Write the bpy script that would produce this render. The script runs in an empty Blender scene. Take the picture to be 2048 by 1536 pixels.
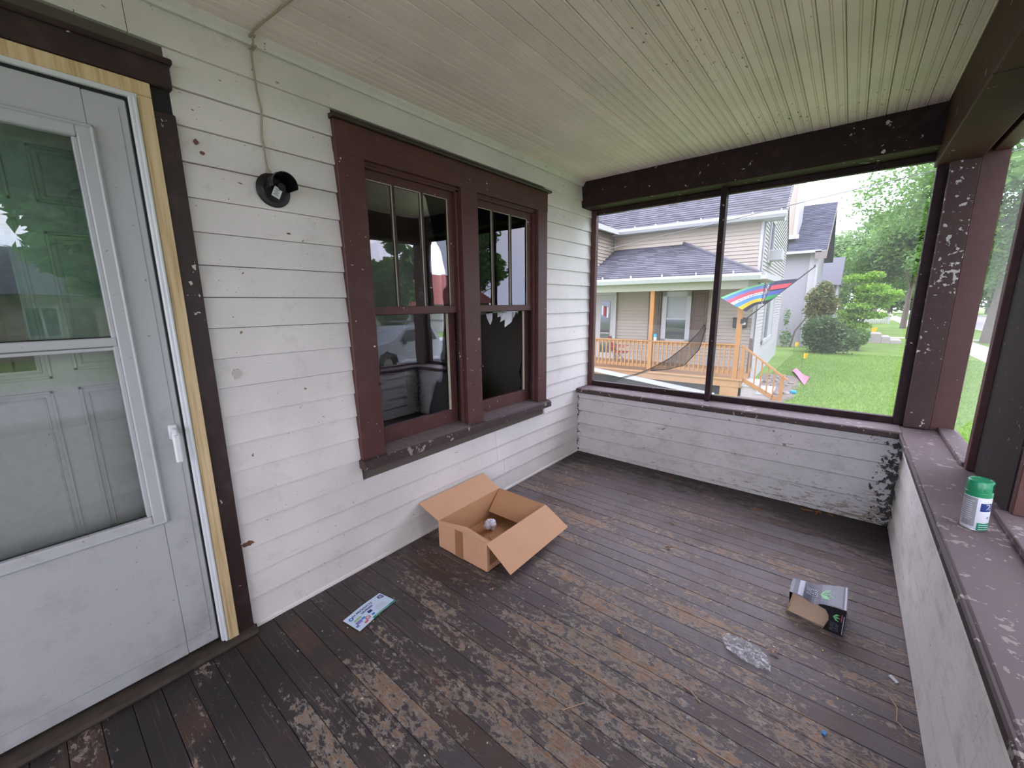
import bpy, bmesh, math, random
import numpy as np
from mathutils import Vector, Matrix

S = bpy.context.scene
COL = S.collection
rnd = random.Random(7)
R = math.radians

# ------------------------------------------------------------------ camera, sky, exposure
def cam_basis(yaw, pitch, roll):
    fw = Vector((math.sin(yaw)*math.cos(pitch), math.cos(yaw)*math.cos(pitch), math.sin(pitch)))
    r = Vector((math.cos(yaw), -math.sin(yaw), 0)); u = r.cross(fw)
    c, s = math.cos(roll), math.sin(roll)
    return c*r + s*u, -s*r + c*u, fw
cd = bpy.data.cameras.new('camera'); cam = bpy.data.objects.new('camera', cd); COL.objects.link(cam)
r_, u_, f_ = cam_basis(-0.6876, -0.1945, -0.011)
m = Matrix((r_, u_, -f_)).transposed().to_4x4(); m.translation = (1.9585, 0.0, 1.447)
cam.matrix_world = m
cd.sensor_fit = 'HORIZONTAL'; cd.sensor_width = 36.0; cd.lens = 36.0*811.3/2048
cd.clip_start = 0.02; cd.clip_end = 600
S.camera = cam

w = bpy.data.worlds.new('sky'); S.world = w; w.use_nodes = True
wn = w.node_tree; wn.nodes.clear()
tc = wn.nodes.new('ShaderNodeTexCoord')
nz = wn.nodes.new('ShaderNodeTexNoise'); nz.inputs['Scale'].default_value = 2.2; nz.inputs['Detail'].default_value = 5
wn.links.new(tc.outputs['Generated'], nz.inputs['Vector'])
rp = wn.nodes.new('ShaderNodeValToRGB')
rp.color_ramp.elements[0].position = 0.40; rp.color_ramp.elements[0].color = (0.74, 0.84, 1.18, 1)
rp.color_ramp.elements[1].position = 0.58; rp.color_ramp.elements[1].color = (1.05, 0.97, 1.14, 1)
wn.links.new(nz.outputs['Fac'], rp.inputs['Fac'])
bg = wn.nodes.new('ShaderNodeBackground'); bg.inputs['Strength'].default_value = 1.0
wn.links.new(rp.outputs['Color'], bg.inputs['Color'])
wo = wn.nodes.new('ShaderNodeOutputWorld'); wn.links.new(bg.outputs[0], wo.inputs['Surface'])

S.view_settings.view_transform = 'Standard'; S.view_settings.look = 'None'
S.view_settings.gamma = 1.0; S.view_settings.use_curve_mapping = False
S.view_settings.exposure = 2.6
S.cycles.use_denoising = True
S.cycles.max_bounces = 7; S.cycles.diffuse_bounces = 4; S.cycles.glossy_bounces = 3; S.cycles.transparent_max_bounces = 16
S.cycles.use_adaptive_sampling = True; S.cycles.adaptive_threshold = 0.04
S.cycles.sample_clamp_indirect = 8.0

# ------------------------------------------------------------------ node helpers
class NT:
    def __init__(s, name):
        s.m = bpy.data.materials.new(name); s.m.use_nodes = True
        s.t = s.m.node_tree; s.t.nodes.clear()
        s.out = s.t.nodes.new('ShaderNodeOutputMaterial')
        s._pos = None
    def put(s, sock, v):
        if isinstance(v, bpy.types.NodeSocket): s.t.links.new(v, sock)
        elif isinstance(v, (tuple, list)):
            v = tuple(v)
            sock.default_value = v + (1.0,) if sock.type == 'RGBA' and len(v) == 3 else v
        else: sock.default_value = v
    def n(s, typ, props=None, **ins):
        nd = s.t.nodes.new(typ)
        for k, v in (props or {}).items(): setattr(nd, k, v)
        for k, v in ins.items(): s.put(nd.inputs[k.replace('_', ' ')], v)
        return nd
    def pos(s, scale=(1, 1, 1), off=None):
        if s._pos is None: s._pos = s.n('ShaderNodeNewGeometry').outputs['Position']
        v = s.n('ShaderNodeVectorMath', {'operation': 'MULTIPLY'}); s.put(v.inputs[0], s._pos); s.put(v.inputs[1], scale)
        o = v.outputs[0]
        if off is not None:
            a = s.n('ShaderNodeVectorMath', {'operation': 'ADD'}); s.put(a.inputs[0], o); s.put(a.inputs[1], off); o = a.outputs[0]
        return o
    def xyz(s):
        if s._pos is None: s.pos()
        x = s.n('ShaderNodeSeparateXYZ'); s.put(x.inputs[0], s._pos); return x.outputs
    def rand(s): return s.n('ShaderNodeObjectInfo').outputs['Random']
    def island(s): return s.n('ShaderNodeNewGeometry').outputs['Random Per Island']
    def noise(s, vec, scale=5, detail=3, rough=.5, dist=0.0):
        return s.n('ShaderNodeTexNoise', None, Vector=vec, Scale=scale, Detail=detail, Roughness=rough, Distortion=dist).outputs['Fac']
    def vor(s, vec, scale=5, feature='F1', out='Distance', rnd_=1.0):
        return s.n('ShaderNodeTexVoronoi', {'feature': feature}, Vector=vec, Scale=scale, Randomness=rnd_).outputs[out]
    def mth(s, op, a, b=0.0, c=0.0, clamp=False):
        nd = s.n('ShaderNodeMath', {'operation': op, 'use_clamp': clamp})
        s.put(nd.inputs[0], a); s.put(nd.inputs[1], b); s.put(nd.inputs[2], c); return nd.outputs[0]
    def step(s, v, lo, hi):
        nd = s.n('ShaderNodeMapRange', {'clamp': True}); s.put(nd.inputs[0], v); s.put(nd.inputs[1], lo); s.put(nd.inputs[2], hi); return nd.outputs[0]
    def mix(s, f, a, b, mode='MIX'):
        nd = s.t.nodes.new('ShaderNodeMix'); nd.data_type = 'RGBA'; nd.blend_type = mode
        s.put(nd.inputs[0], f)
        for i, v in ((6, a), (7, b)): s.put(nd.inputs[i], v)
        return nd.outputs[2]
    def ramp(s, f, stops, interp='LINEAR'):
        nd = s.t.nodes.new('ShaderNodeValToRGB'); cr = nd.color_ramp; cr.interpolation = interp
        while len(cr.elements) < len(stops): cr.elements.new(0.5)
        for e, (p, c) in zip(cr.elements, stops):
            e.position = p; e.color = tuple(c) + (1.0,) if len(c) == 3 else c
        s.put(nd.inputs[0], f); return nd.outputs[0]
    def bump(s, h, strength=.3, dist=.01, normal=None):
        nd = s.n('ShaderNodeBump', None, Height=h, Strength=strength, Distance=dist)
        if normal is not None: s.put(nd.inputs['Normal'], normal)
        return nd.outputs[0]
    def bsdf(s, color, rough=.6, normal=None, spec=.5, metal=0.0, **kw):
        b = s.n('ShaderNodeBsdfPrincipled')
        s.put(b.inputs['Base Color'], color); s.put(b.inputs['Roughness'], rough)
        s.put(b.inputs['Specular IOR Level'], spec); s.put(b.inputs['Metallic'], metal)
        if normal is not None: s.put(b.inputs['Normal'], normal)
        for k, v in kw.items(): s.put(b.inputs[k.replace('_', ' ')], v)
        return b.outputs[0]
    def done(s, sh): s.t.links.new(sh, s.out.inputs['Surface']); return s.m

def plain(name, col, rough=.6, spec=.4, metal=0.0, var=.08, scale=20, bump=0.0):
    t = NT(name); n = t.noise(t.pos(), scale, 4)
    c = t.mix(n, tuple(x*(1-var) for x in col), tuple(min(1, x*(1+var)) for x in col))
    return t.done(t.bsdf(c, rough, t.bump(n, bump, .005) if bump else None, spec, metal))

def white_paint(name, axis, base=(.72, .69, .645), worn=0.0):
    """old white house paint; axis = direction the board runs in"""
    t = NT(name)
    st = {'y': (4, .35, 6), 'x': (.35, 4, 6)}[axis]
    rd = t.mth('MULTIPLY', t.rand(), 37.0)
    off = t.n('ShaderNodeCombineXYZ', None, X=rd, Y=rd, Z=rd).outputs[0]
    p = t.pos(); ps = t.pos(st, off)
    x, y, z = t.xyz()
    big = t.noise(p, 2.2, 4)
    c = t.mix(t.step(big, .35, .65), tuple(v*.9 for v in base), tuple(min(1, v*1.05) for v in base))
    c = t.mix(t.mth('MULTIPLY', t.rand(), .25), c, (.58, .57, .54))
    grain = t.noise(ps, 22, 5, .7)                                  # cracked paint along the grain
    crack = t.step(grain, .62, .72)
    where = t.step(t.noise(p, 5, 3), .5, .62)
    c = t.mix(t.mth('MULTIPLY', t.mth('MULTIPLY', crack, where), .45), c, (.20, .18, .15))
    spots = t.step(t.noise(p, 75, 2), .735 - .02*worn, .76)             # fly specks, nail stains
    c = t.mix(t.mth('MULTIPLY', spots, .8), c, (.05, .04, .035))
    chip = t.step(t.noise(t.pos((1, 1, 1.6)), 16, 5, .65), .69 - .02*worn, .70)
    c = t.mix(chip, c, (.24, .15, .10))
    smud = t.step(t.noise(p, 7, 6, .75), .56, .80)
    c = t.mix(t.mth('MULTIPLY', smud, .32), c, (.22, .20, .17))
    h = t.mth('ADD', t.mth('MULTIPLY', grain, .6), t.mth('MULTIPLY', t.mth('SUBTRACT', 1.0, chip), .8))
    if worn:                                                        # rot, mould and bare wood low down and in the corner
        n1 = t.noise(t.pos((2.2, 2.2, 9)), 6, 6, .7); n2 = t.noise(p, 28, 5, .7)
        if axis == 'x':
            e = t.mth('ADD', t.mth('MULTIPLY', t.step(x, 1.0, 2.45), .16), t.mth('MULTIPLY', t.step(z, .34, .0), .17))
            cx = t.mth('SUBTRACT', 2.315, x)
        else:
            e = t.mth('ADD', t.mth('MULTIPLY', t.step(y, 2.4, 3.5), .06), t.mth('MULTIPLY', t.step(z, .5, 0.0), .05))
            cx = t.mth('SUBTRACT', 3.42, y)
        bare = t.step(t.mth('ADD', n1, e), .77, .80)
        c = t.mix(bare, c, t.mix(n2, (.30, .21, .16), (.42, .36, .30)))
        mould = t.mth('ADD', n2, t.mth('MULTIPLY', t.step(cx, .22, .0), .30))
        if axis == 'x': mould = t.mth('ADD', mould, t.mth('MULTIPLY', t.step(x, .06, .0), .27))
        c = t.mix(t.step(mould, .72, .76), c, (.035, .032, .028))
        long_ = t.step(t.noise(t.pos((1.5, 1.5, 3) if axis == 'x' else (3, 1.2, 3)), 4.5, 7, .75), .50, .72)
        c = t.mix(t.mth('MULTIPLY', long_, .38), c, (.16, .13, .10))
        h = t.mth('SUBTRACT', h, t.mth('MULTIPLY', bare, .8))
    return t.done(t.bsdf(c, .55, t.bump(h, .35, .004), .35))

def brown_paint(name, base=(.075, .025, .020), chips=.22, rough=.5, chipcol=(.55, .50, .47), spec=.45):
    return _brown(name, base, chips, rough, chipcol, spec)
def _brown(name, base=(.075, .025, .020), chips=.22, rough=.5, chipcol=(.55, .50, .47), spec=.45):
    t = NT(name); p = t.pos()
    big = t.noise(p, 3, 4)
    c = t.mix(big, tuple(v*.75 for v in base), tuple(v*1.25 for v in base))
    dust = t.step(t.noise(p, 12, 6, .7), .5, .85)
    c = t.mix(t.mth('MULTIPLY', dust, .22), c, (.20, .15, .13))
    n = t.noise(p, 26, 4, .6); where = t.noise(p, 3.3, 2)
    chip = t.step(t.mth('ADD', n, t.mth('MULTIPLY', where, .35)), .92 - .12*chips, .93 - .12*chips)
    c = t.mix(chip, c, chipcol)
    h = t.mth('SUBTRACT', t.mth('MULTIPLY', t.noise(p, 60, 4), .3), chip)
    return t.done(t.bsdf(c, t.mth('ADD', rough, t.mth('MULTIPLY', dust, .2)), t.bump(h, .35, .003), spec))

def glass_mat(name, wave=.02, dirt=.04, tint=(1, 1, 1), refl=1.7):
    t = NT(name); p = t.pos()
    nb = t.bump(t.noise(p, 2.2, 2), wave, .1)
    fr = t.n('ShaderNodeFresnel', None, IOR=1.52, Normal=nb).outputs[0]
    fr = t.mth('MULTIPLY', fr, refl, clamp=True)
    tr = t.n('ShaderNodeBsdfTransparent', None, Color=tint).outputs[0]
    gl = t.n('ShaderNodeBsdfGlossy', None, Color=(.95, .97, 1), Roughness=0.0, Normal=nb).outputs[0]
    df = t.n('ShaderNodeBsdfDiffuse', None, Color=(.55, .55, .52)).outputs[0]
    a = t.n('ShaderNodeMixShader'); t.put(a.inputs[0], fr); t.put(a.inputs[1], tr); t.put(a.inputs[2], gl)
    d = t.mth('MULTIPLY', t.step(t.noise(p, 30, 6, .7), .45, .8), dirt)
    b = t.n('ShaderNodeMixShader'); t.put(b.inputs[0], d); t.put(b.inputs[1], a.outputs[0]); t.put(b.inputs[2], df)
    return t.done(b.outputs[0])

def mesh_mat(name, alpha, col=(.5, .5, .5)):
    t = NT(name); n = t.noise(t.pos(), 9, 4)
    tr = t.n('ShaderNodeBsdfTransparent').outputs[0]
    df = t.n('ShaderNodeBsdfDiffuse', None, Color=col).outputs[0]
    tl = t.n('ShaderNodeBsdfTranslucent', None, Color=col).outputs[0]
    a0 = t.n('ShaderNodeMixShader'); t.put(a0.inputs[0], .5); t.put(a0.inputs[1], df); t.put(a0.inputs[2], tl)
    a = t.n('ShaderNodeMixShader'); t.put(a.inputs[0], t.mth('MULTIPLY', t.mth('ADD', n, .5), alpha))
    t.put(a.inputs[1], tr); t.put(a.inputs[2], a0.outputs[0])
    return t.done(a.outputs[0])

def leaf_mat(name, c1, c2, c3=None):
    t = NT(name); i = t.island(); n = t.noise(t.pos(), .7, 3)
    c = t.ramp(i, [(0, c1), (.5, c2), (1, c3 or c2)])
    c = t.mix(t.mth('MULTIPLY', n, .35), c, tuple(v*.6 for v in c1))
    df = t.bsdf(c, .5, None, .3)
    tl = t.n('ShaderNodeBsdfTranslucent', None, Color=t.mix(.5, c, tuple(min(1, v*1.6) for v in c2))).outputs[0]
    a = t.n('ShaderNodeMixShader'); t.put(a.inputs[0], .38); t.put(a.inputs[1], df); t.put(a.inputs[2], tl)
    return t.done(a.outputs[0])

# ------------------------------------------------------------------ materials
M = {}
M['siding'] = white_paint('old white siding paint', 'y')
M['siding_end'] = white_paint('weathered white siding paint', 'x', (.62, .60, .58), 1.0)
M['siding_right'] = white_paint('weathered white wall paint', 'y', (.76, .73, .68), 1.0)
M['brown'] = brown_paint('old brown trim paint')
M['brown_dark'] = brown_paint('dark brown beam paint', (.024, .011, .012), .35, .6, (.55, .50, .47), .2)
M['brown_beam'] = brown_paint('red brown beam paint', (.058, .022, .020), .30, .6, (.55, .50, .47), .2)
M['brown_door'] = brown_paint('dark brown door casing paint', (.028, .014, .012), .3, .5)
M['brown_post'] = brown_paint('chipped brown post paint', (.052, .022, .020), 1.15, .6, (.50, .47, .46))
M['brown_sill'] = brown_paint('worn purple brown sill paint', (.118, .086, .088), 1.15, .7, (.25, .215, .195))
M['brown_edge'] = brown_paint('peeling brown sill edge', (.045, .028, .025), 1.0, .6, (.30, .26, .23))
M['black_wood'] = brown_paint('weathered dark pier wood', (.022, .016, .014), .4, .75, (.16, .14, .13), .2)
def ceiling_paint():
    t = NT('old ceiling paint'); p = t.pos(); x, y, z = t.xyz()
    rd = t.rand()
    c = t.mix(rd, (.81, .69, .675), (.89, .76, .745))
    c = t.mix(t.mth('MULTIPLY', t.step(t.noise(p, 3, 4), .45, .7), .3), c, (.56, .53, .47))
    wh = t.mth('MULTIPLY', t.step(x, .7, 1.35), t.step(t.noise(p, 2.2, 2), .40, .62))
    sp = t.mth('ADD', t.noise(t.pos((1, .55, 1)), 42, 4, .65), t.mth('MULTIPLY', wh, .10))
    pe = t.step(sp, .73, .75)
    c = t.mix(pe, c, (.09, .08, .07))
    return t.done(t.bsdf(c, .6, t.bump(t.noise(p, 90, 3), .15, .002), .3))
M['ceiling'] = ceiling_paint()
def floor_paint():
    t = NT('peeling porch floor paint'); x, y, z = t.xyz()
    rd = t.mth('MULTIPLY', t.rand(), 53.0)
    off = t.n('ShaderNodeCombineXYZ', None, X=rd, Y=rd, Z=0.0).outputs[0]
    p = t.pos()
    grain = t.noise(t.pos((1.4, 26, 1), off), 6, 8, .75)
    wood = t.ramp(grain, [(.30, (.060, .034, .022)), (.45, (.175, .096, .055)), (.58, (.33, .20, .118)), (.72, (.46, .31, .20))])
    grey = t.ramp(t.noise(p, 30, 6, .7), [(.3, (.12, .100, .090)), (.55, (.26, .222, .19)), (.75, (.42, .37, .32))])
    paint = t.mix(t.noise(t.pos((1, 2, 1)), 3.0, 6, .65), (.026, .020, .020), (.140, .113, .118))
    far = t.step(y, 1.2, 2.4)
    paint = t.mix(t.mth('MULTIPLY', far, .55), paint, (.185, .155, .160))
    lft = t.mth('MULTIPLY', t.step(x, 1.25, .35), t.step(y, 1.35, .55))
    paint = t.mix(t.mth('MULTIPLY', lft, .9), paint, (.018, .016, .015))
    paint = t.mix(t.mth('MULTIPLY', t.step(t.noise(p, 130, 3), .55, .7), .35), paint, (.02, .018, .018))
    paint = t.mix(t.mth('MULTIPLY', t.step(t.noise(t.pos((.8, .03, 1), off), 3.1, 3), .52, .66), .75), paint, t.mix(grain, (.035, .018, .013), (.13, .072, .048)))
    # the traffic area in the middle has lost most of its paint
    wear = t.mth('MULTIPLY', t.mth('MULTIPLY', t.step(x, .2, .8), t.step(y, 3.1, 1.0)), t.step(x, 2.6, 1.6))
    mid = t.noise(t.pos((.55, 1.5, 1)), 3.4, 5, .6)
    brd = t.noise(t.pos((.7, .02, 1), off), 2.6, 3)
    fl = t.noise(t.pos((.7, 1.3, 1)), 34, 9, .76, .4)
    amt = t.mth('ADD', t.mth('MULTIPLY', wear, .095), t.mth('MULTIPLY', t.mth('SUBTRACT', mid, .5), .66))
    amt = t.mth('ADD', amt, t.mth('MULTIPLY', t.mth('SUBTRACT', brd, .5), .48))
    amt = t.mth('SUBTRACT', amt, t.mth('MULTIPLY', lft, .055))
    v = t.mth('ADD', fl, amt)
    peel = t.step(v, .582, .596)
    deep = t.step(t.mth('ADD', v, t.mth('MULTIPLY', t.mth('SUBTRACT', grain, .5), .5)), .66, .69)
    under = t.mix(deep, grey, wood)
    c = t.mix(peel, paint, under)
    c = t.mix(t.mth('MULTIPLY', t.mth('MULTIPLY', t.step(v, .555, .582), t.mth('SUBTRACT', 1.0, peel)), .8), c, (.022, .019, .019))
    # long streaks where the paint has gone along the grain
    sn = t.noise(t.pos((.45, 24, 1), off), 5, 8, .72)
    streak = t.step(t.mth('ADD', sn, t.mth('MULTIPLY', t.mth('SUBTRACT', mid, .5), .25)), .56, .60)
    c = t.mix(t.mth('MULTIPLY', streak, t.mth('SUBTRACT', .8, t.mth('MULTIPLY', lft, .6))), c, wood)
    dark = t.step(t.noise(t.pos((.5, 30, 1), off), 6, 6, .7), .60, .66)
    c = t.mix(t.mth('MULTIPLY', dark, .55), c, (.03, .024, .023))
    # dirt along the far wall, the house wall and in the far right corner
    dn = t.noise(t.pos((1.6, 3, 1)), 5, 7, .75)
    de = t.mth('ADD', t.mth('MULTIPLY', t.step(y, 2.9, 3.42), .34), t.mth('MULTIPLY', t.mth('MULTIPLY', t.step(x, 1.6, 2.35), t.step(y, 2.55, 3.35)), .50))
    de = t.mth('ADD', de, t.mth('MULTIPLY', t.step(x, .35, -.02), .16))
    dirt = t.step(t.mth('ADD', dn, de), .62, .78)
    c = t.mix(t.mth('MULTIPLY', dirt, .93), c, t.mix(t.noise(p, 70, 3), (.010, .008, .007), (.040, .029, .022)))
    h = t.mth('SUBTRACT', t.mth('MULTIPLY', grain, .6), t.mth('MULTIPLY', peel, .6))
    return t.done(t.bsdf(c, t.mth('ADD', .50, t.mth('MULTIPLY', peel, .15)), t.bump(h, .5, .004), .45))
M['floor'] = floor_paint()
M['gap_dark'] = plain('dark gap behind boards', (.11, .09, .075), .9)
M['threshold'] = plain('grimy threshold wood', (.05, .038, .03), .7, .3, 0, .6, 25, .3)
M['door_white'] = white_paint('storm door enamel', 'y', (.66, .67, .66))
def enamel(name, base, darkcol, amt):
    t = NT(name); p = t.pos(); x, y, z = t.xyz()
    n = t.noise(p, 5, 6, .75); f = t.noise(p, 60, 3)
    lo = t.step(z, .9, .1)
    d = t.mth('MULTIPLY', t.step(t.mth('ADD', n, t.mth('MULTIPLY', lo, .10)), .55, .80), amt)  # second colour mixed in patches, more of it towards the bottom
    c = t.mix(d, base, darkcol)
    c = t.mix(t.mth('MULTIPLY', t.step(f, .72, .75), .6), c, (.12, .11, .10))
    return t.done(t.bsdf(c, .38, None, .4))
M['door_white'] = enamel('storm door enamel', (.43, .445, .44), (.24, .24, .225), .6)
M['inner_door'] = enamel('inner door enamel', (.50, .52, .50), (.30, .31, .29), .5)
M['handle'] = plain('white door handle', (.70, .72, .72), .3)
M['alu'] = plain('white aluminium edging', (.62, .65, .65), .4, .5, 0, .08, 12)
def pine():
    t = NT('bare pine'); g = t.noise(t.pos((14, 14, .6)), 5, 4, .6)
    c = t.ramp(g, [(.3, (.42, .30, .14)), (.5, (.60, .46, .25)), (.7, (.66, .53, .32))])
    return t.done(t.bsdf(c, .6, t.bump(g, .1, .002), .3))
M['pine'] = pine()
M['gasket'] = plain('black door gasket', (.012, .012, .012), .6)
M['glass'] = glass_mat('old wavy window glass', .012, .008, (1, 1, 1), 1.05)
M['glass_storm'] = glass_mat('storm door glass', .008, .10, (.80, .90, .83), 1.7)
M['glass_low'] = glass_mat('clear storm glass', .006, .06, (.97, .98, .97), .8)
M['glass_far'] = plain('dark far window glass', (.05, .055, .06), .08, .8)
M['putty'] = plain('yellowed putty', (.42, .38, .28), .6)
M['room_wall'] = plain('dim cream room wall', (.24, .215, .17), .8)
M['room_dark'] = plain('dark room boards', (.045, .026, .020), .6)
M['lace'] = plain('white lace', (.72, .73, .74), .8)
M['mesh'] = mesh_mat('insect screen', .09, (.62, .62, .60))
M['mesh_fold'] = mesh_mat('folded insect screen', .62, (.10, .085, .08))
M['mesh_side'] = mesh_mat('hazy side screen', .24, (.62, .66, .64))
M['cardboard'] = plain('cardboard', (.60, .345, .20), .75, .25, 0, .07, 9)
M['cardboard_in'] = plain('cardboard inside', (.52, .285, .15), .8, .2, 0, .07, 9)
M['tape'] = plain('brown packing tape', (.33, .165, .075), .35, .5)
M['paper'] = plain('white paper', (.74, .72, .84), .8)
M['black_metal'] = plain('black lamp metal', (.005, .005, .005), .4, .5)
M['cable'] = plain('painted cable', (.36, .30, .22), .6)
M['green_cap'] = plain('green plastic cap', (.005, .22, .09), .3, .6, 0, .03)
M['can_white'] = plain('white can paint', (.56, .575, .60), .3, .5, 0, .03)
M['can_grey'] = plain('grey can print', (.27, .275, .28), .35, .5, 0, .25, 160)
M['can_blue'] = plain('blue can print', (.015, .035, .17), .35)
M['can_metal'] = plain('can rim steel', (.45, .45, .45), .3, .5, .9)
M['tea_black'] = plain('black carton print', (.012, .012, .014), .3, .5)
M['tea_grey'] = plain('slate carton print', (.075, .08, .10), .45, .4)
M['tea_light'] = plain('pale grey carton print', (.15, .165, .20), .45, .4, 0, .2, 30)
M['tea_green'] = plain('leaf green print', (.20, .55, .24), .35)
M['tea_in'] = plain('raw carton inside', (.58, .40, .27), .8)
M['tea_white'] = plain('white carton print', (.42, .44, .50), .45)
M['fly_base'] = plain('pale blue flyer paper', (.60, .72, .86), .5, .4, 0, .06, 14)
M['fly_green'] = plain('green flyer print', (.02, .28, .18), .5)
M['fly_navy'] = plain('navy flyer print', (.02, .03, .18), .5)
M['fly_red'] = plain('red flyer print', (.55, .10, .14), .5)
M['fly_purple'] = plain('purple flyer print', (.24, .20, .55), .5)
M['fly_blue'] = plain('blue flyer print', (.04, .22, .55), .5)
M['fly_lime'] = plain('lime flyer print', (.30, .50, .20), .5)
M['plastic'] = None
def plastic():
    t = NT('clear crumpled plastic'); n = t.noise(t.pos(), 60, 4, .6, 1.0)
    tr = t.n('ShaderNodeBsdfTransparent', None, Color=(.9, .9, .9)).outputs[0]
    g = t.bsdf((.75, .75, .77), .2, t.bump(n, .6, .004), .9)
    a = t.n('ShaderNodeMixShader'); t.put(a.inputs[0], t.mth('ADD', t.mth('MULTIPLY', t.step(n, .45, .65), .5), .22))
    t.put(a.inputs[1], tr); t.put(a.inputs[2], g)
    return t.done(a.outputs[0])
M['plastic'] = plastic()
M['dry_leaf'] = plain('dry brown leaf', (.26, .115, .045), .7, .2, 0, .4, 60)
M['pale_leaf'] = plain('pale dry leaf', (.50, .33, .22), .7, .2, 0, .3, 60)
M['chip'] = plain('paint chip', (.62, .56, .46), .6)
M['chip_y'] = plain('yellow paint chip', (.62, .42, .12), .6)
# exterior
def vinyl(name, col):
    t = NT(name); n = t.noise(t.pos((.4, .4, 3)), 4, 3)
    return t.done(t.bsdf(t.mix(n, tuple(v*.93 for v in col), col), .5, None, .35))
M['vinyl'] = vinyl('cream vinyl siding', (.36, .315, .25))
M['vinyl_white_or_lit'] = vinyl('white and lit cream vinyl siding', (.40, .39, .37))
M['soffit'] = plain('pale green soffit', (.33, .33, .25), .6)
M['trimwhite'] = plain('white exterior trim', (.40, .41, .405), .5)
def shingle(name, c1, c2):
    t = NT(name); i = t.island(); n = t.noise(t.pos(), 5, 4)
    c = t.mix(i, c1, c2); c = t.mix(t.mth('MULTIPLY', n, .5), c, tuple(v*.75 for v in c1))
    return t.done(t.bsdf(c, .85, None, .2))
M['shingle'] = shingle('grey lilac shingles', (.066, .066, .074), (.120, .120, .134))
M['shingle_dark'] = shingle('dark blue grey shingles', (.04, .045, .062), (.085, .09, .115))
M['shingle_red'] = shingle('red shingles', (.20, .06, .045), (.28, .09, .07))
M['stucco'] = plain('rough grey stucco', (.31, .315, .33), .9, .2, 0, .16, 22, .6)
M['deck'] = plain('new pine deck', (.36, .205, .095), .65, .3, 0, .14, 6)
M['deckrail'] = plain('new pine railing', (.33, .165, .06), .65, .3, 0, .14, 6)
M['void'] = plain('near black gaps and painted shade', (.02, .02, .02), .9)
M['shutter'] = plain('taupe shutter', (.13, .10, .08), .6)
M['redfab'] = plain('red chair webbing', (.42, .05, .06), .7)
M['greymetal'] = plain('grey tube metal', (.12, .12, .12), .4, .5, .5)
M['concrete'] = plain('concrete', (.36, .34, .31), .9, .2, 0, .15, 12)
M['walk'] = plain('pale sidewalk', (.50, .44, .38), .9, .2, 0, .12, 5)
M['asphalt'] = plain('street asphalt', (.24, .24, .25), .9, .2, 0, .12, 4)
M['stone'] = plain('pale bed stones', (.24, .22, .19), .9, .2, 0, .3, 9)
def lawn():
    t = NT('lawn'); p = t.pos()
    n = t.noise(p, .7, 4); f = t.noise(p, 26, 5, .7)
    c = t.ramp(n, [(.3, (.135, .225, .048)), (.7, (.225, .34, .085))])
    c = t.mix(t.mth('MULTIPLY', f, .55), c, (.075, .14, .025))
    return t.done(t.bsdf(c, .8, t.bump(f, .6, .05), .15))
M['lawn'] = lawn()
M['blade'] = leaf_mat('grass blades', (.12, .22, .04), (.205, .345, .075), (.28, .41, .11))
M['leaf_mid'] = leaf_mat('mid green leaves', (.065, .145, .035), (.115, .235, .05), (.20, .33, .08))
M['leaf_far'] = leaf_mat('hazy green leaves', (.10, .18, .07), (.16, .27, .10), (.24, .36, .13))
M['leaf_dark'] = leaf_mat('dark shrub leaves', (.032, .075, .025), (.065, .135, .04), (.14, .20, .06))
M['leaf_rust'] = leaf_mat('rust tipped leaves', (.07, .11, .035), (.13, .17, .05), (.30, .20, .06))
M['leaf_lime'] = leaf_mat('lime maple leaves', (.13, .27, .025), (.23, .42, .05), (.32, .50, .09))
M['bark'] = plain('grey bark', (.16, .135, .115), .9, .2, 0, .35, 8, .5)
M['yellow'] = plain('yellow marker', (.80, .50, .02), .6)
M['pink'] = plain('faded pink sheet', (.42, .17, .24), .7)
M['carwhite'] = plain('white car paint', (.55, .57, .60), .25, .6)
M['carsilver'] = plain('silver car paint', (.34, .36, .38), .25, .6)
M['tyre'] = plain('tyre rubber', (.02, .02, .02), .8)
M['cupblue'] = plain('blue cup print', (.03, .30, .55), .5)
M['label_white'] = plain('white tag paper', (.60, .62, .60), .6)
M['label_ink'] = plain('grey tag ink', (.16, .20, .20), .6)

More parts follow.
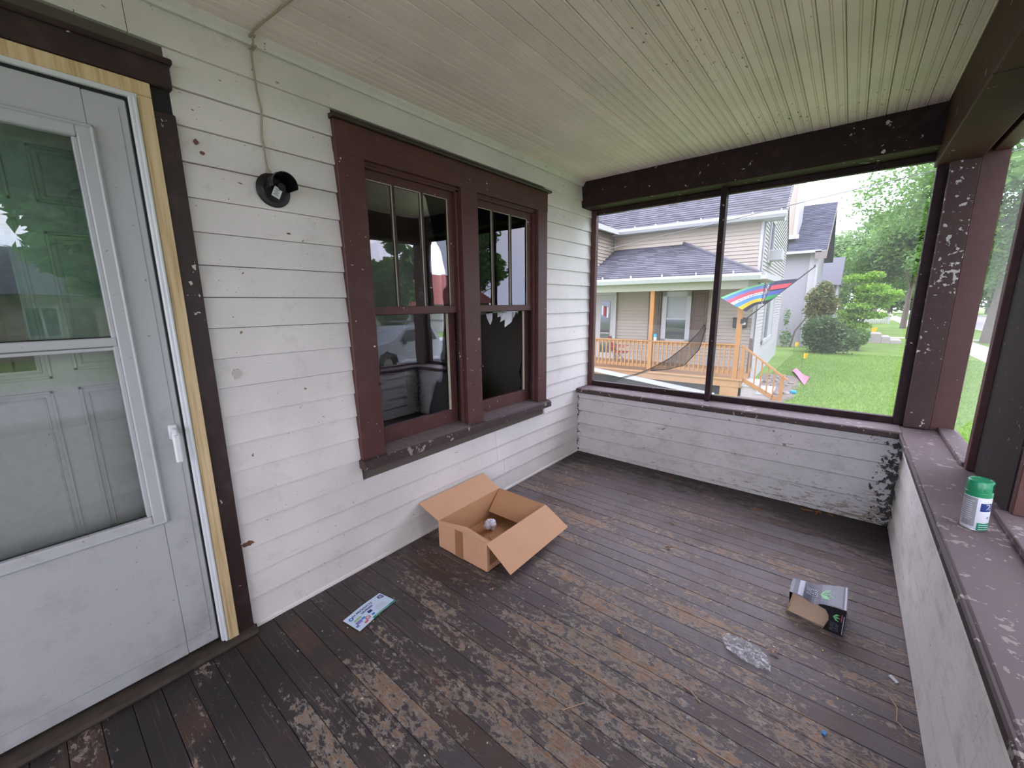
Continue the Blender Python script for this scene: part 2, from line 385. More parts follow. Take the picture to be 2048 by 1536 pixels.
# ------------------------------------------------------------------ mesh helpers
class MB:
    def __init__(s): s.v = []; s.f = []
    def add(s, vs, fs, tf=None):
        o = len(s.v)
        s.v += [tuple(tf(p)) if tf else tuple(p) for p in vs]; s.f += [tuple(i+o for i in f) for f in fs]; return s
    def box(s, x0, x1, y0, y1, z0, z1, tf=None):
        vs = [(x, y, z) for z in (z0, z1) for y in (y0, y1) for x in (x0, x1)]
        return s.add(vs, [(0, 2, 3, 1), (4, 5, 7, 6), (0, 1, 5, 4), (2, 6, 7, 3), (0, 4, 6, 2), (1, 3, 7, 5)], tf)
    def cbox(s, x0, x1, y0, y1, z0, z1, c=.004, tf=None):
        c = min(c, (x1-x0)*.4, (y1-y0)*.4, (z1-z0)*.4)
        bm = bmesh.new(); bmesh.ops.create_cube(bm, size=1)
        for v in bm.verts: v.co = Vector(((x0+x1)/2+v.co.x*(x1-x0), (y0+y1)/2+v.co.y*(y1-y0), (z0+z1)/2+v.co.z*(z1-z0)))
        bmesh.ops.bevel(bm, geom=bm.edges[:], offset=c, segments=1, affect='EDGES')
        bm.verts.index_update()
        s.add([v.co[:] for v in bm.verts], [[v.index for v in f.verts] for f in bm.faces], tf); bm.free(); return s
    def prism(s, poly, axis, a, b, tf=None):
        """poly in the two other axes (order x,y,z with the axis left out), extruded from a to b"""
        def P(p, t): return {'x': (t, p[0], p[1]), 'y': (p[0], t, p[1]), 'z': (p[0], p[1], t)}[axis]
        n = len(poly)
        vs = [P(p, a) for p in poly] + [P(p, b) for p in poly]
        return s.add(vs, [tuple(range(n))[::-1], tuple(range(n, 2*n))] + [(i, (i+1) % n, n+(i+1) % n, n+i) for i in range(n)], tf)
    def slab(s, pts, th, tf=None):
        """polygon in 3-D given a thickness along its normal"""
        pts = [Vector(p) for p in pts]
        nrm = (pts[1]-pts[0]).cross(pts[2]-pts[0]).normalized()*th
        n = len(pts); vs = [p[:] for p in pts] + [(p-nrm)[:] for p in pts]
        return s.add(vs, [tuple(range(n)), tuple(range(n, 2*n))[::-1]] + [(i, (i+1) % n, n+(i+1) % n, n+i) for i in range(n)], tf)
    def tube(s, path, r, seg=8, tf=None):
        path = [Vector(p) for p in path]; rs = r if isinstance(r, (list, tuple)) else [r]*len(path)
        vs = []; fs = []; prev = None
        for i, p in enumerate(path):
            d = (path[min(i+1, len(path)-1)] - path[max(i-1, 0)]).normalized()
            a = prev - d*prev.dot(d) if prev is not None else d.orthogonal()
            a.normalize(); prev = a; b = d.cross(a)
            vs += [(p + (a*math.cos(2*math.pi*k/seg) + b*math.sin(2*math.pi*k/seg))*rs[i])[:] for k in range(seg)]
        for i in range(len(path)-1):
            for k in range(seg):
                k2 = (k+1) % seg; fs.append((i*seg+k, i*seg+k2, (i+1)*seg+k2, (i+1)*seg+k))
        fs += [tuple(range(seg))[::-1], tuple((len(path)-1)*seg+k for k in range(seg))]
        return s.add(vs, fs, tf)
    def lathe(s, prof, seg=28, tf=None, a0=0.0, a1=2*math.pi):
        full = abs(a1-a0-2*math.pi) < 1e-6; m_ = seg if full else seg+1
        vs = [(r*math.cos(a0+(a1-a0)*k/seg), r*math.sin(a0+(a1-a0)*k/seg), z) for r, z in prof for k in range(m_)]
        fs = []
        for i in range(len(prof)-1):
            for k in range(seg):
                k2 = (k+1) % m_; fs.append((i*m_+k, i*m_+k2, (i+1)*m_+k2, (i+1)*m_+k))
        return s.add(vs, fs, tf)
    def grid(s, fn, nu, nv, tf=None):
        vs = [fn(i/nu, j/nv) for j in range(nv+1) for i in range(nu+1)]
        fs = [(j*(nu+1)+i, j*(nu+1)+i+1, (j+1)*(nu+1)+i+1, (j+1)*(nu+1)+i) for j in range(nv) for i in range(nu)]
        return s.add(vs, fs, tf)
    def build(s, name, mat, parent=None, smooth=False):
        me = bpy.data.meshes.new(name); me.from_pydata([tuple(v) for v in s.v], [], s.f); me.update()
        bm = bmesh.new(); bm.from_mesh(me); bmesh.ops.recalc_face_normals(bm, faces=bm.faces); bm.to_mesh(me); bm.free()
        if smooth:
            me.polygons.foreach_set('use_smooth', [True]*len(me.polygons))
            try: me.set_sharp_from_angle(angle=R(38))
            except Exception: pass
        me.materials.append(M[mat] if isinstance(mat, str) else mat)
        o = bpy.data.objects.new(name, me); COL.objects.link(o)
        if parent is not None: o.parent = parent
        return o

def quads(name, verts, mat, parent=None, n=4):
    """fast mesh from a numpy array of (k*n,3) vertices, n per face"""
    k = len(verts)//n; me = bpy.data.meshes.new(name)
    me.vertices.add(k*n); me.vertices.foreach_set('co', np.asarray(verts, np.float32).ravel())
    me.loops.add(k*n); me.loops.foreach_set('vertex_index', np.arange(k*n, dtype=np.int32))
    me.polygons.add(k); me.polygons.foreach_set('loop_start', np.arange(0, k*n, n, dtype=np.int32))
    me.update(); me.validate(); me.materials.append(M[mat])
    o = bpy.data.objects.new(name, me); COL.objects.link(o)
    if parent is not None: o.parent = parent
    return o
def tag(o, label=None, cat=None, group=None, kind=None):
    if label: o['label'] = label
    if cat: o['category'] = cat
    if group: o['group'] = group
    if kind: o['kind'] = kind
    return o
def empty(name, loc=(0, 0, 0), rz=0.0):
    o = bpy.data.objects.new(name, None); COL.objects.link(o); o.location = loc; o.rotation_euler = (0, 0, rz); return o
def hold(o, parent):
    """mesh is in world coordinates: undo the parent Empty's own placement"""
    if parent.type == 'EMPTY': o.matrix_parent_inverse = Matrix.Translation(parent.location).inverted()
    return o
def struct(o, label=None): return tag(o, label, None, None, 'structure')
def text_geo(body, size, bold=.0):
    cu = bpy.data.curves.new('t', 'FONT'); cu.body = body; cu.size = size; cu.offset = bold; cu.align_x = 'CENTER'; cu.align_y = 'CENTER'
    ob = bpy.data.objects.new('t', cu); COL.objects.link(ob)
    dg = bpy.context.evaluated_depsgraph_get(); me = bpy.data.meshes.new_from_object(ob.evaluated_get(dg))
    vs = [v.co[:] for v in me.vertices]; fs = [tuple(p.vertices) for p in me.polygons]
    bpy.data.objects.remove(ob); bpy.data.curves.remove(cu); bpy.data.meshes.remove(me)
    return vs, fs
def lab(o, label): o['label'] = label; return o

# ================================================================== THE PORCH SHELL
H = 2.5; W = 2.315; L = 3.40; YB = -2.6
# ---- floor: one plank per board, running out from the house
fl = MB().box(-.10, 2.46, YB, 3.42, -.06, -.024).build('floor', 'void'); struct(fl, 'worn wooden porch floor with peeling dark paint')
fm = None; bw = .0835; y = 3.405 - bw
i = 0
while y > YB:
    if fm is None:
        b = MB(); b.cbox(-.012, 2.44, 0, bw-.0018, -.024, 0, .0014); o = b.build('floorboard', 'floor', fl); fm = o.data
    else:
        o = bpy.data.objects.new('floorboard', fm); COL.objects.link(o); o.parent = fl
    o.location = (0, y, rnd.uniform(-.0014, .0005)); o.rotation_euler = (rnd.uniform(-.010, .010), 0, 0)
    y -= bw; i += 1
# ---- ceiling: beaded boards running along the porch
ce = MB().box(-.2, 2.62, YB-.1, 3.72, 2.53, 2.62).build('ceiling', 'void'); struct(ce, 'painted beadboard porch ceiling')  # solid slab above the boards, added out of sight to block light
pitch = .0855; xs = [1.653 + k*pitch for k in range(-20, 8)]
def ceil_board(y0, y1):
    """flat face at z=2.5 with a bead on one edge and down the middle"""
    wv = pitch-.002
    pr = [(0, 2.504), (.004, 2.5), (.036, 2.5), (.0385, 2.5035), (.0405, 2.499), (.0445, 2.499), (.0465, 2.5035), (.049, 2.5),
          (wv-.011, 2.5), (wv-.009, 2.5035), (wv-.006, 2.499), (wv-.002, 2.499), (wv, 2.503), (wv, 2.525), (0, 2.525)]
    return MB().prism(pr, 'y', y0, y1)
cdat = {}
for k, x in enumerate(xs):
    js = [YB] + sorted([{0: 1.35, 1: 2.35, 2: .4, 3: 1.9}[(k*7+3) % 4]+rnd.uniform(-.2, .2)] if k % 3 == 0 else []) + [3.58]
    for a, b in zip(js[:-1], js[1:]):
        a += .0015 if a > YB else 0
        o = ceil_board(a, b).build('ceiling_board', 'ceiling', ce)
        o.location = (x, 0, rnd.uniform(-.0008, .001))
# ---- house wall with clapboards
WL = (.583, 2.31, 1.08, 2.826)          # window casing z0 z1 y0 y1
wl = MB()
wl.box(-.14, -.012, YB, -.66, 0, H).box(-.14, -.012, .484, 1.17, 0, H).box(-.14, -.012, 2.74, 3.62, 0, H)
wl.box(-.14, -.012, 1.17, 2.74, 0, .6).box(-.14, -.012, 1.17, 2.74, 2.16, H).box(-.14, -.012, -.66, .484, 2.2, H)
wl = wl.build('wall_left', 'gap_dark'); struct(wl, 'white clapboard house wall beside the porch')
def clap(parent, y0, y1, z0, z1, face, mat, axis='y', sgn=1):
    """one lapped board; face = outer plane coordinate, sgn = which way it faces"""
    a, b = face+.006*sgn, face-.006*sgn
    pr = [(a, z0+.0011), (a+.0005*sgn, z0+.006), (b, z1-.0009), (face-.012*sgn, z1-.0009), (face-.012*sgn, z0+.0011)]
    if axis == 'y': return MB().prism(pr, 'y', y0, y1).build('clapboard', mat, parent)
    return MB().add([(y0, p[0], p[1]) for p in pr] + [(y1, p[0], p[1]) for p in pr],
                    [(4, 3, 2, 1, 0), (5, 6, 7, 8, 9)] + [(k, (k+1) % 5, 5+(k+1) % 5, 5+k) for k in range(5)]).build('clapboard', mat, parent)
z = .0155; pz = .1225
while z < 2.47:
    z1 = min(z+pz, 2.5); segs = []
    lo, hi = z, z1
    cuts = []
    if hi > .005 and lo < 2.27: cuts.append((-.655, .484))
    if hi > WL[0]+.02 and lo < WL[1]-.03: cuts.append((WL[2]+.006, WL[3]-.006))
    a = YB; segs = []
    for c0, c1 in cuts:
        segs.append((a, c0)); a = c1
    segs.append((a, 3.60))
    for (s0, s1) in segs:
        # butt joints in the long runs
        if s1-s0 > 2.6:
            j = s0 + (s1-s0)*rnd.uniform(.35, .6); parts = [(s0, j-.001), (j+.001, s1)]
        else: parts = [(s0, s1)]
        for p0, p1 in parts: clap(wl, p0, p1, z+rnd.uniform(-.001, .001), z1, 0, 'siding')
    z += pz
b = MB(); b.prism([(.0, 0), (.016, 0), (.014, .012), (.004, .018), (0, .018)], 'y', .50, 3.40)
struct(b.build('baseboard_left', 'siding'), 'thin white strip along the foot of the house wall')
b = MB(); b.prism([(.0, 2.5), (0, 2.462), (.010, 2.462), (.014, 2.475), (.030, 2.49), (.032, 2.5)], 'y', YB, 3.40)
struct(b.build('trim_1', 'siding'), 'white crown moulding between house wall and ceiling')
# chipped and filled marks in the house wall paint
def blotch(name, parent, cy, cz, ry, rz, mat, seed, face=.0068):
    q = random.Random(seed); n = 14
    pts = [(cy+ry*math.cos(2*math.pi*k/n)*q.uniform(.6, 1.15), cz+rz*math.sin(2*math.pi*k/n)*q.uniform(.6, 1.15)) for k in range(n)]
    return MB().prism(pts, 'x', -.008, face).build(name, mat, parent)
M['bare'] = plain('bare reddish wood', (.16, .075, .05), .8)
M['filler'] = plain('old filler', (.50, .48, .42), .8)
blotch('bare_patch', wl, .516, .412, .026, .013, 'bare', 3)
blotch('filler_patch', wl, .563, 1.170, .018, .026, 'filler', 5)
blotch('bare_patch', wl, .541, 2.052, .008, .010, 'bare', 6); blotch('bare_patch', wl, .556, 2.018, .011, .007, 'bare', 8)
blotch('bare_patch', wl, .838, 1.762, .010, .006, 'bare', 9, .004)

# ---- half wall at the end of the porch
we = MB().box(-.02, 2.45, 3.412, 3.56, -1.05, .615).build('wall_back', 'gap_dark'); struct(we, 'white clapboard half wall at the end of the porch')
zs = [-.004, .027, .156, .288, .416, .541, .618]
for a, bb in zip(zs[:-1], zs[1:]):
    clap(we, .0, W+.01, a+.004, bb, 3.40, 'siding_end', 'x', -1)
wr = MB().box(2.327, 2.50, -1.2, 3.56, -1.05, .615)
wr = wr.build('wall_right', 'gap_dark'); struct(wr, 'white half wall along the open side of the porch')
zs = [0.0, .132, .262, .392, .520, .618]
for a, bb in zip(zs[:-1], zs[1:]):
    clap(wr, -1.2, 1.31, a+.004, bb, W, 'siding_right', 'y', -1); clap(wr, 1.312, 3.405, a+.004, bb, W, 'siding_right', 'y', -1)
# wall behind the camera (other end of the porch)
wf = MB().box(-.02, 2.5, YB-.14, YB, -1.05, .615).build('wall_front', 'siding_end'); struct(wf, 'white half wall at the near end of the porch')
# sill caps
o = MB().cbox(-.01, 2.30, 3.362, 3.66, .618, .645, .006).build('trim_2', 'brown_sill'); struct(o, 'brown painted sill board on the end half wall')
b = MB(); b.cbox(0, 2.285, 3.348, 3.363, .603, .643, .005); o2 = b.build('nosing', 'brown_edge', o); lab(o2, 'dark peeling front edge of the sill')
o = MB().cbox(2.297, 2.57, -1.2, 3.66, .612, .641, .005).build('trim_3', 'brown_sill'); struct(o, 'wide brown painted sill board on the side half wall')
b = MB(); b.cbox(2.283, 2.298, -1.2, 3.362, .607, .640, .005); o2 = b.build('nosing', 'brown_edge', o); lab(o2, 'peeling front edge of the side sill')
# beams
o = MB().cbox(-.02, 2.27, 3.40, 3.60, 2.285, 2.503, .006).build('trim_5', 'brown_dark'); struct(o, 'dark brown beam over the end opening')
o = MB().cbox(2.25, 2.435, YB-.1, 3.63, 2.215, 2.503, .006).cbox(2.435, 2.60, YB-.1, 3.66, 2.30, 2.503, .004).build('trim_6', 'brown_beam'); struct(o, 'dark brown beam along the open side of the porch')
b = MB(); b.box(2.252, 2.43, 2.30, 2.304, 2.2135, 2.216); b.build('joint', 'void', o)
o = MB().cbox(-.02, 2.3, YB-.16, YB+.02, 2.285, 2.503, .006).build('trim_7', 'brown_dark'); struct(o, 'dark brown beam at the near end of the porch')
# posts and piers
o = MB().cbox(2.312, 2.432, 3.535, 3.655, .643, 2.29, .005).build('trim_8', 'brown_post'); struct(o, 'chipped brown corner post between the two openings')
o = MB().cbox(2.502, 2.60, 2.255, 2.79, .640, 2.31, .005).build('trim_9', 'black_wood'); struct(o, 'wide dark weathered pier on the side half wall')
o = MB().cbox(2.40, 2.54, .76, .90, .640, 2.31, .006).build('trim_10', 'brown_post'); struct(o, 'brown post on the side half wall nearer the camera')
o = MB().cbox(2.40, 2.54, -1.34, -1.20, -.4, 2.31, .006).build('trim_11', 'brown_post'); struct(o, 'brown post beside the porch entry')
o = MB().cbox(2.36, 2.50, YB-.14, YB, .6, 2.31, .006).build('trim_12', 'brown_post'); struct(o, 'brown post at the near porch corner')

# ---- screens
sf = empty('screen_frame', (0, 3.58, .645)); tag(sf, 'dark brown screen frame with one mullion in the end opening', 'screen frame')
def wpart(b, name, mat, parent, **k):
    return hold(b.build(name, mat, parent, **k), parent)
wpart(MB().cbox(.0, .052, 3.575, 3.625, .645, 2.285, .003), 'stile', 'brown', sf)
wpart(MB().cbox(2.262, 2.314, 3.575, 3.625, .645, 2.285, .003), 'stile', 'brown_dark', sf)
wpart(MB().cbox(.052, 2.262, 3.578, 3.622, .645, .690, .003), 'bottom_rail', 'brown_dark', sf)
wpart(MB().cbox(.052, 2.262, 3.578, 3.622, 2.245, 2.285, .003), 'top_rail', 'brown_dark', sf)
wpart(MB().cbox(1.112, 1.152, 3.53, 3.605, .645, 2.285, .003), 'mullion', 'brown_dark', sf)
def curtain(top, bottom, y, amp, n=24, th=.0):
    """hanging sheet between two polylines given as functions of s"""
    return lambda s, t: (lambda a, c: (a[0]+(c[0]-a[0])*t, y + amp*math.sin(9*s+3*t)*(.3+t), a[1]+(c[1]-a[1])*t))(bottom(s), top(s))
def poly(pts):
    def f(s):
        k = s*(len(pts)-1); i = min(int(k), len(pts)-2); q = k-i
        return (pts[i][0]+(pts[i+1][0]-pts[i][0])*q, pts[i][1]+(pts[i+1][1]-pts[i][1])*q)
    return f
# left bay: what is left of the torn screen, and the flap that has curled away from it
b = MB(); b.grid(curtain(poly([(.052, 1.24), (.10, 1.285), (.19, 1.29), (.36, 1.283), (.50, 1.292), (.58, 1.26), (.72, 1.24), (.95, 1.22), (1.112, 1.22)]),
                         poly([(.052, .69), (1.112, .69)]), 3.60, .004), 40, 10)
ts = b.build('torn_screen', 'mesh', None, True); tag(ts, 'thin torn insect screen left in the bay beside the house wall', 'screen')
b = MB(); b.grid(curtain(poly([(.357, .755), (.50, .80), (.64, .867), (.80, .97), (.94, 1.10), (1.03, 1.215), (1.060, 1.268)]),
                         poly([(.357, .74), (.50, .785), (.64, .845), (.80, .875), (.93, .925), (1.035, 1.06), (1.072, 1.235)]), 3.565, .012), 36, 8)
o = b.build('flap', 'mesh_fold', ts, True); lab(o, 'dark folded flap of torn screen curling up')
b = MB(); b.grid(curtain(poly([(.36, .757), (.64, .855), (.80, .89), (.95, .905), (1.112, .90)]), poly([(.30, .69), (1.112, .69)]), 3.592, .006), 30, 6)
for pts_ in ([(.357, .755), (.50, .80), (.64, .867), (.80, .97), (.94, 1.10), (1.03, 1.215), (1.060, 1.268)], [(.64, .845), (.80, .875), (.93, .925), (1.035, 1.06), (1.072, 1.235), (1.060, 1.268)]):
    MB().tube([(x, 3.566, z) for x, z in pts_], .0028, 6).build('curled_edge', 'gasket', ts)
lab(b.build('sagging_mesh', 'mesh', ts, True), 'slack brownish screen below the flap')
b = MB(); b.grid(curtain(poly([(1.152, 2.245), (2.24, 2.245)]), poly([(1.152, .69), (2.235, .69)]), 3.60, .002), 20, 20)
tag(b.build('insect_screen', 'mesh', None, True), 'insect screen stretched in the end bay beside the corner post', 'screen')
sr = empty('screen_frame', (2.5, 3.2, .641)); tag(sr, 'brown screen frame between the corner post and the dark pier', 'screen frame')
wpart(MB().cbox(2.433, 2.540, 3.556, 3.61, .641, 2.30, .003), 'stile', 'brown', sr)
wpart(MB().cbox(2.478, 2.540, 2.79, 2.842, .641, 2.30, .003), 'stile', 'brown', sr)
wpart(MB().cbox(2.470, 2.540, 2.842, 3.556, .641, .664, .003), 'bottom_rail', 'brown_sill', sr)
wpart(MB().cbox(2.470, 2.540, 2.842, 3.556, 2.24, 2.30, .003), 'top_rail', 'brown', sr)
b = MB(); b.grid(lambda s, t: (2.541+.004*math.sin(7*t+3*s), 2.842+.714*s, (.80-.16*min(1, abs(s-.55)*2)**1.0) + (2.25-.72)*t + 0*s), 16, 16)
tag(b.build('insect_screen', 'mesh_side', None, True), 'hazy insect screen in the side opening, torn loose at its foot', 'screen')
s2 = empty('screen_frame', (2.5, 1.6, .641)); tag(s2, 'brown screen frame in front of the dark pier by the spray can', 'screen frame')
wpart(MB().cbox(2.470, 2.540, .90, 2.250, .641, .668, .003), 'bottom_rail', 'brown_sill', s2)
wpart(MB().cbox(2.470, 2.540, .90, 2.250, 2.24, 2.30, .003), 'top_rail', 'brown', s2)
wpart(MB().cbox(2.505, 2.545, 2.215, 2.253, .668, 2.24, .003), 'stile', 'brown', s2)
wpart(MB().cbox(2.478, 2.540, .90, .945, .668, 2.24, .003), 'stile', 'brown', s2)

# ================================================================== WINDOW IN THE HOUSE WALL
wi = empty('window_1', (0, 1.95, .6)); struct(wi, 'pair of brown double hung windows with three light upper sashes'); wi['category'] = 'window'
def wp(b, name, mat, parent=wi, **k):
    return hold(b.build(name, mat, parent, **k), parent)
wp(MB().cbox(-.02, .024, 1.082, 1.228, .62, 2.16, .004), 'side_casing', 'brown')
wp(MB().cbox(-.02, .024, 1.885, 2.030, .62, 2.16, .004), 'mullion_casing', 'brown')
wp(MB().cbox(-.02, .024, 2.700, 2.823, .62, 2.16, .004), 'side_casing', 'brown')
wp(MB().cbox(-.02, .026, 1.080, 2.825, 2.155, 2.298, .004), 'head_casing', 'brown')
wp(MB().prism([(-.01, 2.296), (.045, 2.296), (.050, 2.304), (.048, 2.312), (-.01, 2.318)], 'y', 1.072, 2.846), 'drip_cap', 'brown_door')
wp(MB().prism([(-.12, .60), (.052, .575), (.058, .580), (.056, .622), (.05, .626), (-.12, .655)], 'y', 1.076, 2.848), 'sill', 'brown_edge')
M['sill_grey'] = plain('dusty window sill', (.15, .12, .115), .8, .2, 0, .4, 30)
for (y0, y1) in ((1.228, 1.885), (2.030, 2.700)):
    wp(MB().prism([(-.115, .657), (.044, .630), (.044, .6275), (-.115, .653)], 'y', y0, y1), 'sill_top', 'sill_grey')
    wp(MB().box(-.12, -.005, y0-.055, y0-.001, .62, 2.16).box(-.12, -.005, y1+.001, y1+.04, .62, 2.16).box(-.12, -.005, y0, y1, 2.156, 2.2), 'jamb', 'brown_door')
    wp(MB().cbox(-.030, -.006, y1-.022, y1, .65, 2.156, .002), 'stop', 'brown')
    wp(MB().cbox(-.030, -.006, y0, y0+.008, .65, 2.156, .002), 'stop', 'brown')
    wp(MB().cbox(-.030, -.006, y0, y1, 2.128, 2.156, .002).cbox(-.024, .0, y0, y1, 2.140, 2.156, .002), 'stop', 'brown')
    a, c = y0+.004, y1-.012
    # upper sash: top rail, stiles, meeting rail, two muntins, three panes
    us = wp(MB().cbox(-.062, -.030, a-.03, c, 2.086, 2.13, .002).cbox(-.062, -.030, c-.055, c, 1.44, 2.09, .002)
            .cbox(-.062, -.030, a-.045, a-.0, 1.44, 2.09, .002).cbox(-.066, -.026, a-.03, c, 1.396, 1.441, .002), 'upper_sash', 'brown')
    g0, g1 = a, c-.055; th = (g1-g0)/3
    for k in (1, 2): wp(MB().cbox(-.060, -.034, g0+k*th-.008, g0+k*th+.008, 1.44, 2.09, .002), 'muntin', 'brown_door', us)
    for k in range(3):
        p0, p1 = g0+k*th+(.008 if k else 0), g0+(k+1)*th-(.008 if k < 2 else 0)
        wp(MB().box(-.0475, -.0455, p0, p1, 1.441, 2.087), 'pane', 'glass', us)
        wp(MB().box(-.044, -.037, p1-.0035, p1, 1.441, 2.087).box(-.044, -.037, p0, p1, 2.0825, 2.087), 'putty', 'putty', us)
    ls = wp(MB().cbox(-.100, -.068, a-.03, c, .650, .746, .002).cbox(-.100, -.068, c-.060, c, .74, 1.41, .002)
            .cbox(-.100, -.068, a-.045, a, .74, 1.41, .002).cbox(-.100, -.068, a-.03, c, 1.392, 1.43, .002), 'lower_sash', 'brown')
    if y0 < 2: wp(MB().box(-.0835, -.0815, a, c-.060, .746, 1.392), 'pane', 'glass', ls)
    else:
        g = c-.060
        for shard in ([(g, .746), (g-.05, .746), (g-.022, .80), (g-.048, .90), (g-.012, 1.0), (g-.008, 1.10), (g, 1.12)], [(a, .746), (a+.09, .746), (a+.03, .775), (a, .84)], [(a, 1.392), (a, 1.36), (a+.2, 1.382), (g-.1, 1.384), (g, 1.35), (g, 1.392)]):
            lab(wp(MB().prism(shard, 'x', -.0835, -.0815), 'glass_shard', 'glass', ls), 'jagged remnant of the broken pane')
    wp(MB().cbox(-.080, -.066, c-.070, c-.057, .746, 1.392, .002), 'putty', 'putty', ls)
    wp(MB().lathe([(.0, .022), (.006, .021), (.008, .016), (.004, .012), (.004, 0)], 10, lambda p, y0=y0: (.024+p[2], y0-.012+p[0], 1.03+p[1])), 'hook', 'brown_door')
# ---- the dim room behind it
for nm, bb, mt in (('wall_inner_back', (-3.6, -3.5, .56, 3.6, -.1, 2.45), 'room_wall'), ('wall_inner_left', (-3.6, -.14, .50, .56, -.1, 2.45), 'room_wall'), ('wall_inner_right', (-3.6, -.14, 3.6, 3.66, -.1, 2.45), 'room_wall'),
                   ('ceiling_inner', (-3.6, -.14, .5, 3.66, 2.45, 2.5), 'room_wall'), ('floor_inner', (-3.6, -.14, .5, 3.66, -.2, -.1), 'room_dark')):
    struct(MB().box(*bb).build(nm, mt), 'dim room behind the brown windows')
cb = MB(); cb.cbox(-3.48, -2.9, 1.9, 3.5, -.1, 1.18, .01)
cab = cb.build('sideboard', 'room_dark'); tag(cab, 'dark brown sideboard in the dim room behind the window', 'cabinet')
for k in range(2): MB().cbox(-2.9, -2.885, 1.95+k*.78, 2.68+k*.78, 0, 1.1, .006).build('cabinet_door', 'room_dark', cab)
cu = MB(); n = 40
zig = [(2.10, 1.62), (2.27, 1.40), (2.31, 1.292), (2.345, 1.40), (2.375, 1.40), (2.41, 1.345), (2.425, 1.355), (2.445, 1.306), (2.47, 1.33), (2.50, 1.264), (2.56, 1.31), (2.62, 1.345), (2.62, 1.42)]
cu.grid(lambda s, t: (-.150+.012*math.sin(40*s), *(lambda q: (q[0], q[1]+(1.62-q[1])*t))(poly(zig)(s))), 72, 6)
tag(cu.build('lace_valance', 'lace', None, True), 'white lace valance with pointed hem behind the window pane', 'curtain')

# ================================================================== STORM DOOR AND INNER DOOR
YD0, YD1 = -.52, .357
d2 = empty('door_2', (0, .49, 0)); struct(d2, 'dark brown door casing with bare pine jamb'); d2['category'] = 'door frame'
def dp(b, name, mat, parent=d2, **k):
    return hold(b.build(name, mat, parent, **k), parent)
dp(MB().cbox(-.03, .024, .424, .486, .012, 2.118, .003), 'side_casing', 'brown_door')
dp(MB().box(-.03, .004, .424, .480, 2.118, 2.20), 'gap', 'gasket')
dp(MB().cbox(-.03, .024, -.66, -.585, .012, 2.118, .003), 'side_casing', 'brown_door')
dp(MB().cbox(-.03, .028, -.665, .489, 2.197, 2.290, .004), 'head_casing', 'brown_door')
dp(MB().cbox(-.02, .042, -.675, .496, 2.274, 2.292, .004), 'drip_cap', 'brown_door')
dp(MB().cbox(-.10, .034, .384, .424, .024, 2.149, .002), 'jamb', 'pine')
dp(MB().cbox(-.10, .034, -.585, -.545, .024, 2.175, .002), 'jamb', 'pine')
dp(MB().cbox(-.10, .034, -.585, .424, 2.150, 2.194, .002), 'head_jamb', 'pine')
dp(MB().cbox(.012, .030, .362, .390, .03, 2.14, .004).cbox(.028, .040, .372, .382, .03, 2.14, .003), 'edging', 'alu')
dp(MB().cbox(.012, .030, -.55, .39, 2.136, 2.154, .003), 'edging', 'alu')
for z in (.45, .80, 1.15, 1.45, 1.95): dp(MB().lathe([(.004, 0), (.004, .0015), (.0, .002)], 8, lambda p, z=z: (.0302+p[2], .387+p[0], z+p[1])), 'screw', 'can_metal')
dp(MB().prism([(-.12, 0), (.062, 0), (.066, .010), (.06, .024), (-.12, .034)], 'y', -.66, .49), 'threshold', 'threshold')
dp(MB().box(-.03, .010, .357, .363, .04, 2.135).box(-.03, .010, YD0, YD1, 2.128, 2.14), 'gasket', 'gasket')
d1 = empty('door_1', (0, .36, .04)); struct(d1, 'white storm door with two glass panels and lever handle'); d1['category'] = 'door'
gy0, gy1, gz0, gzm, gz1 = -.385, .222, .677, 1.335, 1.978
x0, x1 = -.022, .012
slab = MB().cbox(x0, x1, gy1+.03, YD1, .045, 2.128, .004).cbox(x0, x1, YD0, gy0-.03, .045, 2.128, .004)
slab.cbox(x0, x1, gy0-.03, gy1+.03, gz1+.03, 2.128, .002).cbox(x0, x1, gy0-.03, gy1+.03, .045, gz0-.03, .002)
slab = dp(slab, 'slab', 'door_white', d1)
dp(MB().box(x1, x1+.0012, YD1-.022, YD1-.0205, .1, 2.10), 'seam', 'can_grey', d1)
dp(MB().box(x1-.001, x1+.0006, YD0, YD1-.02, .104, .1055), 'seam', 'can_grey', d1)
fr = MB()
for (a, b2) in ((gy1, gy1+.045), (gy0-.045, gy0)):
    fr.cbox(-.015, x1+.012, a, b2, gz0-.04, gz1+.045, .004)
    mid = (a+b2)/2
    fr.cbox(-.015, x1+.018, mid+(.010 if a > 0 else -.02), mid+(.020 if a > 0 else -.01), gz0-.04, gz1+.045, .004)
fr.cbox(-.015, x1+.012, gy0, gy1, gz1, gz1+.045, .004).cbox(-.015, x1+.012, gy0, gy1, gz0-.04, gz0, .004)
fr.cbox(-.015, x1+.018, gy0-.0425, gy1+.0425, gz1+.0325, gz1+.0435, .004).cbox(-.015, x1+.018, gy0-.0425, gy1+.0425, gz0-.039, gz0-.028, .004)
fr = dp(fr, 'glazing_frame', 'door_white', d1)
dp(MB().cbox(-.014, x1+.008, gy0, gy1, gzm-.016, gzm+.014, .003).cbox(-.014, x1+.002, gy0, gy1, gzm-.03, gzm-.018, .002), 'meeting_rail', 'door_white', d1)
dp(MB().cbox(-.014, x1+.004, gy1-.012, gy1+.001, gz0, gz1, .002), 'inner_bead', 'door_white', d1)
dp(MB().box(-.004, -.001, gy0, gy1, gzm, gz1), 'pane', 'glass_storm', d1)
dp(MB().box(-.012, -.009, gy0, gy1, gz0, gzm-.02), 'pane', 'glass_low', d1)
dp(MB().box(-.002, .002, gy0, gy1, gz0, gz0+.004).box(-.002, .002, gy0, gy1, gzm+.014, gzm+.018), 'gasket', 'gasket', d1)
